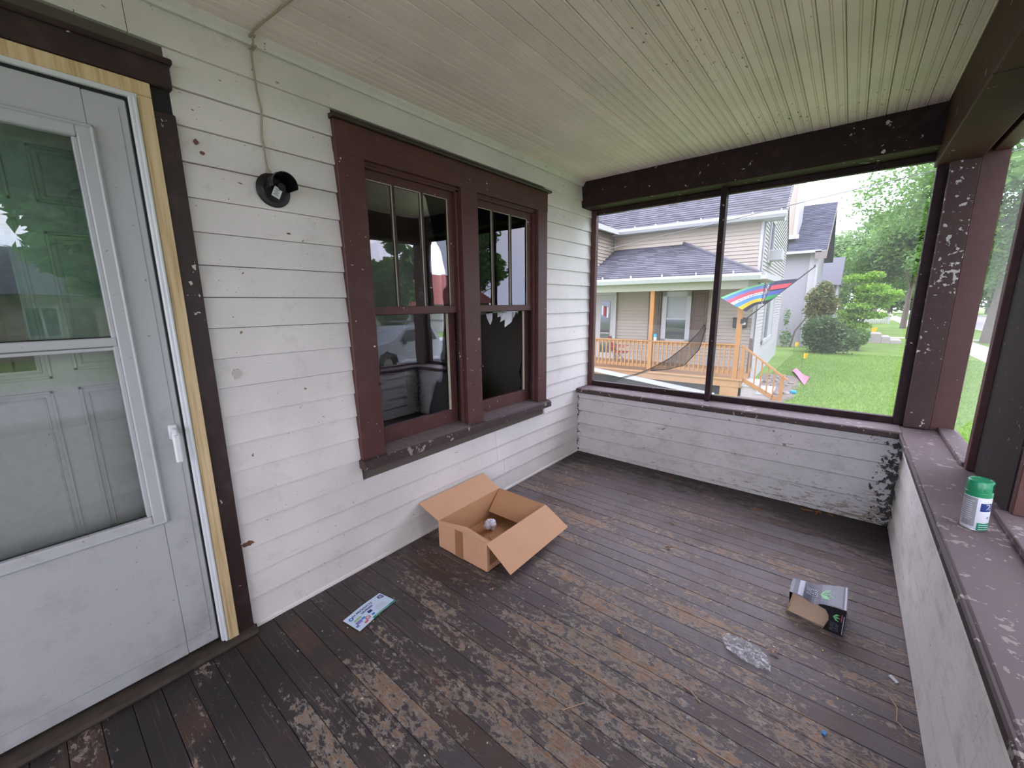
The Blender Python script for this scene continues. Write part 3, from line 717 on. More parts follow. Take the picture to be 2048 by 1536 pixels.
hd = dp(MB().cbox(x1, x1+.012, .312, .340, .955, 1.012, .005).tube([(x1+.01, .326, .992), (x1+.035, .326, .990), (x1+.046, .326, .975)], .010, 10), 'handle', 'handle', d1, smooth=True)
o = dp(MB().cbox(x1+.036, x1+.050, .314, .338, .868, .988, .007), 'lever', 'handle', d1)
d3 = empty('door_3', (-.15, .36, .04)); struct(d3, 'pale panelled inner door behind the storm door glass'); d3['category'] = 'door'
dp(MB().box(-.20, -.128, -.56, .40, .04, 2.12), 'slab', 'inner_door', d3)
def panel(y0, y1, z0, z1, nm='panel'):
    b = MB(); X = -.128
    for k, (ins, wd, pr_) in enumerate(((0, .010, .006), (.020, .006, .004))):
        a, c, e, g = y0+ins, y1-ins, z0+ins, z1-ins
        b.cbox(X-.002, X+pr_, a, c, g-wd, g, .002).cbox(X-.002, X+pr_, a, c, e, e+wd, .002)
        b.cbox(X-.002, X+pr_, a, a+wd, e, g, .002).cbox(X-.002, X+pr_, c-wd, c, e, g, .002)
    return dp(b, nm, 'inner_door', d3)
for (a, c, e, g) in ((.114, .31, 1.79, 1.965), (.114, .31, 1.235, 1.70), (.114, .31, .25, 1.175), (-.34, .055, .25, 1.172), (-.34, .060, 1.79, 1.965), (-.52, -.38, .25, 1.175), (-.52, -.38, 1.235, 1.70)):
    panel(a, c, e, g)
panel(-.335, .062, 1.214, 1.735, 'light_frame')
dp(MB().box(-.127, -.124, -.30, .030, 1.247, 1.70), 'pane', 'glass_far', d3)
dp(MB().box(-.124, -.120, -.02, -.014, 1.247, 1.70).box(-.124, -.120, -.30, .03, 1.36, 1.365).box(-.124, -.120, -.30, .03, 1.46, 1.465), 'leading', 'gasket', d3)
# unseen panel added behind the inner door so that no daylight leaks in
struct(MB().box(-.30, -.20, -.7, .52, 0, 2.5).build('entry_light_block', 'room_dark'), 'unseen dark panel blocking daylight behind the inner door')

# ================================================================== WALL LAMP, CABLE
lp = empty('wall_lamp', (0, .792, 1.93)); tag(lp, 'round black wall lamp with half hood and hanging paper tag', 'lamp')
def lpart(b, name, mat, parent=lp, **k):
    return hold(b.build(name, mat, parent, **k), parent)
cy, cz = .792, 1.930
lpart(MB().lathe([(0, 0), (.066, 0), (.068, .006), (.064, .012), (.050, .016), (.046, .022), (0, .024)], 36, lambda p: (.006+p[2], cy+p[0], cz+p[1])), 'backplate', 'black_metal', smooth=True)
hood = MB().lathe([(.046, .0), (.048, .03), (.050, .098), (.0475, .098), (.0455, .03), (.0435, 0)], 24, lambda p: (.012+p[2], cy+.010+p[0], cz+.008+p[1]), R(-12), R(192))
hood = lpart(hood, 'hood', 'black_metal', smooth=True)
lpart(MB().lathe([(.0505, .072), (.052, .074), (.0505, .076)], 24, lambda p: (.012+p[2], cy+.010+p[0], cz+.008+p[1]), R(-12), R(192)), 'band', 'black_metal', hood)
lpart(MB().lathe([(.0, .055), (.016, .055), (.018, .05), (.018, 0)], 16, lambda p: (.02+p[2], cy+.008+p[0], cz+.004+p[1])), 'socket', 'black_metal', smooth=True)
ct, st = math.cos(R(-24)), math.sin(R(-24))
tf = lambda p: (.074+.03*p[0]*0+p[2], cy-.012+p[0]*ct-p[1]*st, cz-.020+p[0]*st+p[1]*ct)
tg = lpart(MB().box(-.016, .016, -.022, .020, 0, .0008, tf), 'tag', 'label_white')
pr = MB()
for k, ww in enumerate((.020, .014, .020, .010, .018)): pr.box(-.002-ww/2, -.002+ww/2, -.014+k*.006, -.011+k*.006, .001, .0014, tf)
lpart(pr, 'print', 'label_ink', tg)
cab = MB().tube([(.010, .778, 1.995), (.010, .775, 2.06), (.011, .771, 2.13), (.010, .778, 2.20), (.010, .781, 2.235), (.011, .772, 2.30), (.010, .769, 2.40), (.012, .770, 2.455), (.036, .770, 2.458), (.038, .769, 2.491),
                 (.06, .769, 2.4935), (.16, .777, 2.4935), (.34, .793, 2.4935), (.62, .815, 2.4935), (.9, .83, 2.4935)], .0042, 8)
cab = cab.build('lamp_cable', 'cable', None, True); tag(cab, 'thin painted cable running from the black wall lamp up to the ceiling', 'cable')
MB().lathe([(.011, 0), (.012, .005), (.008, .010), (0, .011)], 14, lambda p: (.006+p[2], .781+p[0], 2.0+p[1])).build('grommet', 'cable', cab, True)
for (yy, zz) in ((.770, 2.448), (.770, 2.485)): MB().cbox(.004, .046, yy-.010, yy+.010, zz-.004, zz+.004, .002).build('staple', 'cable', cab)

# ================================================================== CARDBOARD BOX
bx = empty('cardboard_box', (.39, 1.72, 0)); tag(bx, 'open brown cardboard box with spread flaps on the porch floor', 'box')
def bp(b, name, mat, parent=bx, **k):
    return hold(b.build(name, mat, parent, **k), parent)
X0, X1, Y0, Y1, HB, T = .190, .587, 1.440, 2.000, .175, .004
bp(MB().box(X0, X1, Y0, Y1, .001, .005), 'bottom', 'cardboard_in')
bp(MB().box(X0, X1, Y0, Y0+T, .001, HB), 'front_side', 'cardboard')
bp(MB().box(X0, X1, Y1-T, Y1, .001, HB), 'back_side', 'cardboard_in')
bp(MB().box(X0, X0+T, Y0+T, Y1-T, .001, HB), 'left_side', 'cardboard_in')
bp(MB().box(X1-T, X1, Y0+T, Y1-T, .001, HB), 'right_side', 'cardboard')
bp(MB().slab([(X0, Y0, HB), (X0, Y1, HB), (.020, 2.015, .238), (.018, 1.432, .234)], .0035), 'flap', 'cardboard')
bp(MB().slab([(X1, Y0, HB), (.735, 1.462, .045), (.728, 2.045, .05), (X1, Y1, HB)], .0035), 'flap', 'cardboard')
bp(MB().slab([(X0+.006, Y1-.006, HB-.001), (X1-.006, Y1-.006, HB-.001), (X1-.008, Y1-.110, .045), (X0+.02, Y1-.135, .06)], .0035), 'flap', 'cardboard_in')
bp(MB().slab([(X0+.006, Y0+.006, HB-.001), (X1-.006, Y0+.006, HB-.001), (X1-.010, Y0+.075, .135), (X0+.16, Y0+.085, .150)], .0035), 'flap', 'cardboard')
bp(MB().box(.335, .400, Y0-.0012, Y0, .002, HB-.002), 'tape', 'tape')
bp(MB().box(X1, X1+.0012, Y0+.02, Y0+.16, .04, .16), 'tape', 'tape')
bp(MB().tube([(.47, 1.55, .0075), (.46, 1.62, .0075), (.43, 1.68, .0075), (.36, 1.70, .0075)], .002, 6), 'strap', 'pine')
# crumpled paper in it
def crumple(name, c, r, seed, mat, amp=.4):
    q = random.Random(seed); bm = bmesh.new(); bmesh.ops.create_icosphere(bm, subdivisions=3, radius=1)
    dirs = [Vector((q.gauss(0, 1), q.gauss(0, 1), q.gauss(0, 1))).normalized() for _ in range(26)]
    for v in bm.verts:
        d = max(v.co.normalized().dot(k) for k in dirs); rr = 1-amp*(1-d)*4 + q.uniform(-.03, .03)
        v.co *= max(.55, rr)
    me = MB(); bm.verts.index_update()
    me.add([(c[0]+v.co.x*r[0], c[1]+v.co.y*r[1], c[2]+v.co.z*r[2]) for v in bm.verts], [[v.index for v in f.verts] for f in bm.faces]); bm.free()
    return me.build(name, mat)
tag(crumple('crumpled_paper', (.315, 1.762, .044), (.040, .048, .042), 11, 'paper', .7), 'crumpled white paper ball lying inside the cardboard box', 'paper')

# ================================================================== FLYER
fy = empty('flyer', (.335, .88, .002)); tag(fy, 'pale blue printed advertising flyer lying on the floor below the house wall', 'flyer')
P00, P10, P11, P01 = Vector((.412, .780, 0)), Vector((.296, .762, 0)), Vector((.262, .978, 0)), Vector((.374, .998, 0))
def fpos(s, t, lift=0.0):   # s across (0 = right edge), t along
    p = (P00*(1-s)+P10*s)*(1-t) + (P01*(1-s)+P11*s)*t
    z = .0035 + .004*math.sin(3.1*t)**2 + .003*s*(1-t) + lift
    return (p.x, p.y, z)
def fyp(b, name, mat, parent=fy): 
    return hold(b.build(name, mat, parent), parent)
b = MB().grid(lambda s, t: fpos(s, t), 8, 16); b.grid(lambda s, t: fpos(s, t, -.0006), 8, 16)
fyp(b, 'sheet', 'fly_base')
def fq(s0, s1, t0, t1, name, mat, lift=.0004): fyp(MB().grid(lambda s, t: fpos(s0+(s1-s0)*s, t0+(t1-t0)*t, lift), 3, 4), name, mat)
def fdisc(cs, ct_, rs, rt, name, mat, lift=.0004, n=16, squash=None):
    vs = [fpos(cs, ct_, lift)] + [fpos(cs+rs*math.cos(2*math.pi*k/n), ct_+rt*math.sin(2*math.pi*k/n), lift) for k in range(n)]
    fyp(MB().add(vs, [(0, 1+k, 1+(k+1) % n) for k in range(n)]), name, mat)
fq(.0, .10, .38, 1.0, 'green_band', 'fly_green')
for k in range(9): fq(.035, .07, .46+k*.042, .488+k*.042, 'white_print', 'can_white', .0008)
b = MB(); pts = [(.90, .975), (.90, .875), (.82, .845), (.72, .855), (.66, .90), (.64, .975)]
b.add([fpos(s, t, .0005) for s, t in pts], [tuple(range(6))]); fyp(b, 'badge', 'fly_navy')
for k in range(3): fq(.71+k*.055, .74+k*.055, .88, .955, 'white_print', 'can_white', .0009)
def ftext(body, size, s, t, mat, name='lettering'):
    vs, fs = text_geo(body, size)
    fyp(MB().add([fpos(s - (-v[1])*-1.0/.117, t+v[0]/.22, .0007) for v in vs], fs), name, mat)
def ftext(body, size, s, t, mat, name='lettering'):
    vs, fs = text_geo(body, size, .0004)
    fyp(MB().add([fpos(s+v[1]/.117, t+v[0]/.22, .0008) for v in vs], fs), name, mat)
ftext('A+ PRODUCTS', .0175, .80, .41, 'fly_navy'); ftext('SAVINGS', .0165, .63, .47, 'fly_navy')
fdisc(.76, .11, .10, .05, 'logo', 'fly_blue'); fdisc(.76, .11, .05, .022, 'logo_centre', 'can_white', .0008)
fdisc(.26, .33, .10, .06, 'product_print', 'fly_red'); fdisc(.26, .33, .06, .035, 'product_print', 'can_white', .0008)
fq(.50, .60, .10, .28, 'product_print', 'fly_lime'); fq(.30, .46, .08, .22, 'product_print', 'fly_purple'); fq(.20, .32, .03, .10, 'product_print', 'fly_purple')
fq(.10, .19, .20, .29, 'product_print', 'fly_red'); fq(.38, .52, .42, .52, 'product_print', 'fly_navy'); fdisc(.22, .46, .06, .04, 'product_print', 'fly_blue')
fdisc(.40, .27, .06, .05, 'product_print', 'fly_blue')
for k in range(3): fq(.22+k*.10, .235+k*.10, .58, .84, 'small_print', 'can_grey')
# ================================================================== TORN TEA CARTON
tb = empty('tea_carton', (2.0, 2.19, 0)); tag(tb, 'torn black tea carton with raw cardboard showing, on the floor near the side wall', 'carton')
def tp(b, name, mat, parent=tb):
    return hold(b.build(name, mat, parent), parent)
A0, B0 = Vector((1.892, 2.112, 0)), Vector((2.100, 2.088, 0))         # front left / right at the floor
dV = Vector((.004, .195, 0))
hL, hR = .112, .131
def TT(s, t, lift=0.0):      # top face, s left-right, t front-back
    a = A0.lerp(B0, s) + dV*t*(.62+.38*s)
    dip = -.020*math.exp(-((s-.45)/.18)**2)*(1-t)**1.2 - .010*math.exp(-((s-.45)/.2)**2)
    fw = .016*math.exp(-((s-.42)/.2)**2)*(1-t)
    return (a.x, a.y+fw, hL+(hR-hL)*s + dip + lift)
tp(MB().grid(lambda s, t: TT(s, t), 20, 6).grid(lambda s, t: TT(s, t, -.001), 20, 6), 'top', 'tea_grey')
def tq(s0, s1, t0, t1, name, mat, lift=.0006): tp(MB().grid(lambda s, t: TT(s0+(s1-s0)*s, t0+(t1-t0)*t, lift), 6, 4), name, mat)
tq(.15, .245, .02, .98, 'pale_band', 'tea_white'); tq(.56, .92, .04, .97, 'picture', 'tea_light'); tq(.955, .985, .02, .98, 'pale_edge', 'tea_white'); tq(0, .06, 0, 1, 'pale_edge', 'tea_light')
def ttext(body, size, s, t, mat, name='lettering', sx=.209, sy=.17):
    vs, fs = text_geo(body, size)   # reads towards the back
    tp(MB().add([TT(s-v[1]/sx*-1*-1, t+v[0]/sy, .0012) for v in vs], fs), name, mat)
ttext('PURE', .028, .345, .50, 'tea_white'); ttext('LEAF', .028, .455, .50, 'tea_white')
for (ang, ln) in ((-38, .34), (-12, .42), (14, .42), (38, .36)):
    a = R(ang); c0 = (.54, .48); tip = (c0[0]+ln*.62*math.cos(a), c0[1]+ln*math.sin(a)*1.1)
    md = ((c0[0]+tip[0])/2, (c0[1]+tip[1])/2); nx, ny = -math.sin(a)*.05, math.cos(a)*.08
    pts = [c0, (md[0]+nx, md[1]+ny), tip, (md[0]-nx, md[1]-ny)]
    tp(MB().add([TT(s, t, .0016) for s, t in pts], [(0, 1, 2, 3)]), 'leaf_print', 'tea_green')
def TF(s, z, out=0.0):       # front face, leaning a little
    a = A0.lerp(B0, s); return (a.x, a.y-out+.0*z, z)
# right part of the front is still black, torn edge on its left
tear = [(.66, 0.0), (.70, .03), (.735, .055), (.72, .078), (.66, .098), (.52, .104), (.55, .112)]
pts = [(1.0, .0), (1.0, .130)] + [(.80, .126), (.62, .119)] + tear[::-1]
tp(MB().slab([TF(s, z) for s, z in pts], .0015), 'front', 'tea_black')
tp(MB().slab([TF(0.0, .0), TF(.74, .0), TF(.74, .09), TF(.55, .088), TF(.30, .085), TF(0.06, .086)], .0012, lambda p: (p[0], p[1]+.034+(.09-p[2])*.42*-1+.02, p[2]+.002)), 'torn_liner', 'tea_in')
tp(MB().slab([(1.888, 2.112, .001), (1.893, 2.112, .034), (1.905, 2.150, .036), (1.900, 2.160, .001)], .0012), 'torn_flap', 'tea_in')
C0, D0 = A0 + dV*.62, B0 + dV
tp(MB().slab([(B0.x, B0.y, 0), (D0.x, D0.y, 0), (D0.x, D0.y, hR-.002), (B0.x, B0.y, hR-.002)], .0015), 'side', 'tea_grey')
tp(MB().slab([(C0.x, C0.y, 0), (C0.x, C0.y, hL-.014), (D0.x, D0.y, hR-.004), (D0.x, D0.y, 0)], .0015), 'back', 'tea_black')
tp(MB().slab([(A0.x+.004, A0.y+.03, .03), (A0.x, A0.y+.005, hL-.004), (C0.x, C0.y, hL-.014), (C0.x, C0.y, 0)], .0015), 'side', 'tea_black')
tp(MB().slab([(A0.x, A0.y+.02, .0008), (B0.x, B0.y, .0008), (D0.x, D0.y, .0008), (C0.x, C0.y, .0008)], .0006), 'bottom', 'tea_in')
def tft(body, size, s, z, mat):
    vs, fs = text_geo(body, size)
    tp(MB().add([TF(s-v[1]*-1/.209*-1, z+v[0], .0012) for v in vs], fs), 'lettering', mat)
tft('PURE', .019, .800, .034, 'tea_light'); tft('LEAF', .019, .875, .034, 'tea_light')
for ang in (-30, 0, 30):
    a = R(ang); pts = [(.79, .082), (.79+.06*math.cos(a)-.02*math.sin(a)*0, .082+.022*math.sin(a)+.005), (.79+.13*math.cos(a), .082+.03*math.sin(a)), (.79+.06*math.cos(a), .082+.022*math.sin(a)-.005)]
    tp(MB().add([TF(s, z, .0012) for s, z in pts], [(0, 1, 2, 3)]), 'leaf_print', 'tea_green')
tp(MB().add([TF(s, z, .0012) for s, z in ((.93, .07), (.945, .07), (.945, .105), (.93, .105))], [(0, 1, 2, 3)]), 'small_print', 'fly_red')
tp(MB().add([TF(s, z, .0012) for s, z in ((.965, .01), (.978, .01), (.978, .10), (.965, .10))], [(0, 1, 2, 3)]), 'small_print', 'tea_white')

# ================================================================== SPRAY CAN
sc = empty('spray_can', (2.392, 2.075, .641)); tag(sc, 'white spray can with green cap standing on the brown sill', 'spray can')
rc = .0335
sc.rotation_euler = (R(1.5), R(-2.0), 0)
MB().lathe([(0, .001), (rc-.003, 0), (rc, .003), (rc, .006), (rc-.001, .008)], 36).build('base_rim', 'can_metal', sc, True)
MB().lathe([(rc-.0005, .007), (rc-.0002, .010), (rc-.0002, .128), (rc-.002, .131)], 40).build('body', 'can_white', sc, True)
cap = MB().lathe([(rc+.0006, .128), (rc+.0006, .142), (rc-.0006, .143), (rc-.0006, .180), (rc-.003, .184), (rc-.006, .185), (rc-.008, .182), (0, .181)], 40).build('cap', 'green_cap', sc, True)
a0 = math.atan2(-1.0, -.0)      # direction towards the camera side
def wrap(vs, fs, ang, z0, name, mat, r=rc+.0003, parent=sc):
    return MB().add([(r*math.cos(ang+v[0]/rc), r*math.sin(ang+v[0]/rc), z0+v[1]) for v in vs], fs).build(name, mat, parent)
def wpanel(a_, b_, z0, z1, name, mat, r=rc+.0002, parent=sc):
    return MB().grid(lambda s, t: (r*math.cos(a_+(b_-a_)*s), r*math.sin(a_+(b_-a_)*s), z0+(z1-z0)*t), 14, 1).build(name, mat, parent)
view = math.atan2(0-2.075, 1.9585-2.392)
wpanel(view-R(95), view+R(2), .018, .124, 'text_panel', 'can_grey')
for k in range(10):
    wpanel(view-R(80), view-R(8)-R(rnd.uniform(0, 14)), .040+k*.0078, .0425+k*.0078, 'fine_print', 'can_white', rc+.0004)
wpanel(view-R(78), view-R(60), .022, .036, 'barcode_box', 'can_white', rc+.0005)
wpanel(view+R(17), view+R(80), .078, .108, 'blue_panel', 'can_blue', rc+.0003)
vs, fs = text_geo('2', .030); wrap(vs, fs, view+R(52), .094, 'lettering', 'can_white', rc+.0006)
vs, fs = text_geo('BR', .008); wrap(vs, fs, view+R(58), .055, 'lettering', 'can_blue', rc+.0006)
wpanel(view+R(12), view+R(95), .006, .034, 'green_panel', 'green_cap', rc+.0003)
for k in range(3): wpanel(view+R(20), view+R(75), .010+k*.008, .0125+k*.008, 'green_panel_print', 'can_white', rc+.0006)
MB().lathe([(rc+.0008, .150), (rc+.0012, .155), (rc+.0008, .160)], 8, None, view+R(20), view+R(45)).build('cap_notch', 'green_cap', cap)
MB().box(-.001, .001, -.0006, .0006, .148, .178, lambda p: ((rc+.0002)*math.cos(view+R(70)+p[0]/rc*3), (rc+.0002)*math.sin(view+R(70)+p[0]/rc*3), p[2])).build('cap_slot', 'gasket', cap)

# ================================================================== PLASTIC WRAPPER, LEAVES, CHIPS
q = random.Random(4); hts = {}
def wz(i, j):
    if (i, j) not in hts: hts[(i, j)] = q.uniform(.001, .014)
    return hts[(i, j)]
cor = [Vector((1.690, 1.790)), Vector((1.775, 1.800)), Vector((1.880, 1.690)), Vector((1.800, 1.675))]
NW, NH = 9, 14
def wf_(s, t):
    bul = 1.0
    p = (cor[0]*(1-s)+cor[1]*s)*(1-t)+(cor[3]*(1-s)+cor[2]*s)*t
    side = (s-.5)*.075*math.sin(math.pi*t); d = Vector((.75, .66)); p = p + d*side
    return (p.x+q.uniform(-.003, .003), p.y+q.uniform(-.003, .003), wz(round(s*NW), round(t*NH)))
tag(MB().grid(wf_, NW, NH).build('plastic_wrapper', 'plastic'), 'crumpled clear plastic wrapper lying on the floorboards', 'wrapper')
def leafobj(x, y, size, rot, seed, mat='dry_leaf', lobes=4):
    q = random.Random(seed); n = 26; pts = []
    for k in range(n):
        a = 2*math.pi*k/n; rr = size*(.62+.38*math.cos(lobes*a+.4))*q.uniform(.75, 1.1)*(1.0 if abs(math.cos(a)) > .4 else .75)
        pts.append((rr*math.cos(a)*1.3, rr*math.sin(a)*.75, .004+q.uniform(0, .010)))
    c, s = math.cos(rot), math.sin(rot); tf = lambda p: (x+p[0]*c-p[1]*s, y+p[0]*s+p[1]*c, p[2])
    b = MB().add([(0, 0, .008)] + pts, [(0, 1+k, 1+(k+1) % n) for k in range(n)], tf)
    b.add([(0, 0, .0072)] + [(p[0], p[1], p[2]-.0008) for p in pts], [(0, 1+(k+1) % n, 1+k) for k in range(n)], tf)
    return b
LV = [((.967, 3.259), .022, 'small dry brown leaf by the end wall, nearest the house wall'), ((1.201, 3.362), .020, 'small dry leaf tucked against the foot of the end wall'), ((1.137, 3.18), .024, 'curled brown leaf a little out from the end wall'),
      ((.806, 2.791), .014, 'single dark leaf scrap near the cardboard box'), ((1.618, 3.134), .024, 'brown leaf lying by a white scrap near the end wall'), ((1.883, 3.325), .034, 'large dry leaf at the left of the heap by the end wall'),
      ((1.95, 3.335), .040, 'largest dry leaf in the heap by the end wall'), ((2.02, 3.345), .028, 'dry leaf at the right end of the heap by the end wall'), ((1.21, 2.56), .016, 'thin dark leaf curl in the middle of the floor'),
      ((1.283, 2.283), .018, 'dark red brown leaf in the middle of the floor'), ((1.874, 1.802), .020, 'pale curved leaf beside the plastic wrapper'), ((.425, 1.24), .009, 'tiny orange leaf scrap left of the box'), ((.698, 1.358), .013, 'pale leaf scrap in front of the box corner'), ((1.333, 1.501), .020, 'pale curled leaf on the peeled boards')]
for k, (p, sz, lb) in enumerate(LV):
    tag(leafobj(p[0], p[1], sz, rnd.uniform(0, 6), 40+k).build('dry_leaf', 'pale_leaf' if 'pale' in lb else 'dry_leaf'), lb, 'leaf', 'dry leaves on the porch floor')
chipm = {}
for k in range(60):
    x, y = rnd.uniform(.25, 2.25), rnd.uniform(.55, 2.6)
    key = (k % 5, k % 4 == 0)
    if key not in chipm:
        b = MB(); n = 6; pts = [(.0045*rnd.uniform(.6, 1.3)*math.cos(2*math.pi*j/n), .003*rnd.uniform(.6, 1.3)*math.sin(2*math.pi*j/n)) for j in range(n)]
        b.prism(pts, 'z', 0, .0016); o = b.build('paint_chip', 'chip_y' if key[1] else 'chip'); chipm[key] = o.data
    else:
        o = bpy.data.objects.new('paint_chip', chipm[key]); COL.objects.link(o)
    o.location = (x, y, .0008); o.rotation_euler = (0, 0, rnd.uniform(0, 6))
    tag(o, 'tiny yellow paint chip on the porch floor' if key[1] else 'tiny pale paint chip on the porch floor', 'chip', 'yellow paint chips' if key[1] else 'pale paint chips')
tw = [([(2.23, 1.86, .004), (2.255, 1.80, .008), (2.25, 1.74, .004), (2.285, 1.70, .004)], 'bent dry twig lying against the foot of the side wall'), ([(1.60, 1.42, .003), (1.66, 1.41, .003), (1.70, 1.385, .003)], 'short straw on the boards below the plastic wrapper'),
      ([(1.32, 1.045, .003), (1.37, 1.12, .004)], 'straight straw at the bottom edge of the floor view')]
for p, lb in tw: tag(MB().tube(p, .0016, 6).build('twig', 'pale_leaf'), lb, 'twig', 'twigs on the porch floor')
tag(MB().prism([(2.24, 1.96), (2.262, 1.935), (2.27, 1.945), (2.25, 1.972)], 'z', .0005, .004).build('paper_scrap', 'can_white'), 'small white scrap by the side wall near the tea carton', 'scrap')
tag(MB().prism([(2.05, 1.53), (2.06, 1.525), (2.064, 1.54), (2.053, 1.545)], 'z', .0005, .005).build('plastic_bit', 'fly_blue'), 'tiny bright blue plastic bit on the floor', 'scrap')

# ================================================================== OUTSIDE
GZ = -1.05
def near(o, parent): return o
struct(MB().box(-60, 6.4, 3.56, 160, GZ-.3, GZ).box(2.5, 6.4, -30, 3.56, GZ-.3, GZ).box(7.8, 10.4, -30, 160, GZ-.3, GZ).box(17.6, 80, -30, 160, GZ-.3, GZ).box(-60, 2.5, -30, YB-.14, GZ-.3, GZ)
       .build('lawn', 'lawn'), 'bright green mown lawn beside the porch')
struct(MB().box(6.4, 7.8, -30, 160, GZ-.3, GZ+.015).build('sidewalk', 'walk'), 'pale sidewalk along the street')
struct(MB().box(10.4, 17.6, -30, 160, GZ-.3, GZ-.08).build('street', 'asphalt'), 'grey asphalt street')
struct(MB().box(10.3, 10.5, -30, 160, GZ-.3, GZ+.02).box(17.5, 17.7, -30, 160, GZ-.3, GZ+.02).build('kerb', 'concrete'), 'concrete kerb')
struct(MB().box(3.2, 10.3, 36.9, 37.9, GZ-.2, GZ+.02).build('garden_path', 'walk'), 'pale concrete path crossing the far lawn')
struct(MB().box(-.2, 6.4, 70, 71.2, GZ-.2, GZ+.02).build('garden_path', 'walk'), 'distant concrete path')
# grass blades where the lawn is near enough to see them
rs = np.random.RandomState(3); N_ = 90000
gx = rs.uniform(-.2, 6.3, N_); gy = 9.8 + (rs.uniform(0, 1, N_)**1.5)*15
keep = ~((gx < .10) & (gy > 11.6)) & ~((gx < 1.02 + .12*np.sin(gy*3)) & (gy > 11.8) & (gy < 16.4)); gx, gy = gx[keep], gy[keep]; n = len(gx)
an = rs.uniform(0, 2*np.pi, n); hh = rs.uniform(.025, .07, n); wd = rs.uniform(.004, .009, n); ln = rs.uniform(-.03, .03, (n, 2))
tri = np.zeros((n, 3, 3), np.float32)
tri[:, 0] = np.stack([gx-np.cos(an)*wd, gy-np.sin(an)*wd, np.full(n, GZ)], 1)
tri[:, 1] = np.stack([gx+np.cos(an)*wd, gy+np.sin(an)*wd, np.full(n, GZ)], 1)
tri[:, 2] = np.stack([gx+ln[:, 0], gy+ln[:, 1], GZ+hh], 1)
tag(quads('grass', tri.reshape(-1, 3), 'blade', None, 3), 'short green grass blades of the near lawn', 'grass', None, 'stuff')

# ---- the neighbouring house, in its own frame (u to the right, v away from us)
OX, OY, RA = -.198, 12.026, R(2.5)
NH_ = empty('house', (OX, OY, GZ), RA); tag(NH_, 'cream sided neighbouring house with grey shingle roof and new pine porch', 'house')
def hp(b, name, mat, parent=NH_, **k):
    o = b.build(name, mat, parent, **k)
    if parent.type == 'EMPTY': o.matrix_parent_inverse = Matrix.Translation((0, 0, -GZ))
    return o
def NL(u, v, z):
    c, s = math.cos(RA), math.sin(RA); return (OX+u*c-v*s, OY+u*s+v*c, z)
def lap(b, a0, a1, z0, z1, plane, facing, e=.11, lim=None):
    """lapped siding rows; facing '-v' or '+u'; lim(z) narrows the row for a gable"""
    z = z0
    while z < z1-1e-4:
        zt = min(z+e, z1); p0, p1 = (a0, a1) if lim is None else lim(z, a0, a1)
        q0, q1 = (a0, a1) if lim is None else lim(zt, a0, a1)
        if p1 > p0:
            if facing == '-v': vs = [(p0, plane-.026, z+.014), (p1, plane-.026, z+.014), (q1, plane-.004, zt), (q0, plane-.004, zt), (p0, plane, z+.014), (p1, plane, z+.014), (p0, plane, z), (p1, plane, z)]
            else: vs = [(plane+.026, p0, z+.014), (plane+.026, p1, z+.014), (plane+.004, q1, zt), (plane+.004, q0, zt), (plane, p0, z+.014), (plane, p1, z+.014), (plane, p0, z), (plane, p1, z)]
            b.add(vs, [(0, 1, 2, 3), (0, 4, 5, 1), (4, 6, 7, 5)])
        z = zt
    return b
def shingles(pl_, pr_, tr_, tl_, name, mat, course=.145, tab=.30, parent=NH_, hpf=None):
    """rows of tabs on a sloping quad given eave left, eave right, top right, top left"""
    pl_, pr_, tr_, tl_ = map(Vector, (pl_, pr_, tr_, tl_))
    nrm = (pr_-pl_).cross(tl_-pl_).normalized()
    if nrm.z < 0: nrm = -nrm
    H_ = max((tl_-pl_).length, (tr_-pr_).length) if (tl_-pl_).length > .01 else (tr_-pr_).length
    # use perpendicular height
    ed = (pr_-pl_).normalized(); hgt = ((tl_-pl_) - ed*(tl_-pl_).dot(ed)).length
    nc = max(2, int(hgt/course)); b = MB(); q = random.Random(5)
    for c in range(nc):
        t0, t1 = c/nc, min(1, (c+1.12)/nc)
        a0, a1 = pl_.lerp(tl_, t0), pr_.lerp(tr_, t0); b0, b1 = pl_.lerp(tl_, t1), pr_.lerp(tr_, t1)
        ln_ = (a1-a0).length; ntab = max(1, int(ln_/tab)); sh = q.random()/max(1, ntab)
        cuts = [0] + [min(1, (k+sh*ntab)/ntab) for k in range(ntab)] + [1]
        cuts = sorted(set(cuts))
        for s0, s1 in zip(cuts[:-1], cuts[1:]):
            if s1-s0 < 1e-4: continue
            lift = nrm*(.016+q.uniform(0, .006))
            low0, low1 = a0.lerp(a1, s0), a0.lerp(a1, s1); up0, up1 = b0.lerp(b1, s0), b0.lerp(b1, s1)
            b.add([(low0+lift)[:], (low1+lift)[:], (up1+nrm*.002)[:], (up0+nrm*.002)[:], low0[:], low1[:]], [(0, 1, 2, 3), (0, 4, 5, 1)])
    roof = MB().slab([pl_[:], pr_[:], tr_[:], tl_[:]], .06) if nrm.dot((pr_-pl_).cross(tr_-pl_)) > 0 else MB().slab([pl_[:], tl_[:], tr_[:], pr_[:]], .06)
    o = (hpf or hp)(roof, name, 'shingle_dark', parent)
    s_ = (hpf or hp)(b, 'shingles', mat, o); s_['kind'] = 'stuff'
    return o
EZ = 3.80
hp(lap(MB(), -8.5, .10, -.60, 3.95, 2.10, '-v'), 'porch_wall', 'vinyl')
def gab(z, a, b):
    if z < EZ+.1: return a, b
    t = (z-EZ-.1)/3.4; return a+(6.5-a)*t, b-(b-6.5)*t
hp(lap(MB(), 2.10, 11.0, -.35, 7.2, .10, '+u', .11, gab), 'street_wall', 'vinyl_white_or_lit')  # stronger light on the street side is put into this paler siding colour
hp(MB().box(-8.5, .09, 2.12, 11.0, -1.1, EZ+.1), 'core', 'vinyl')
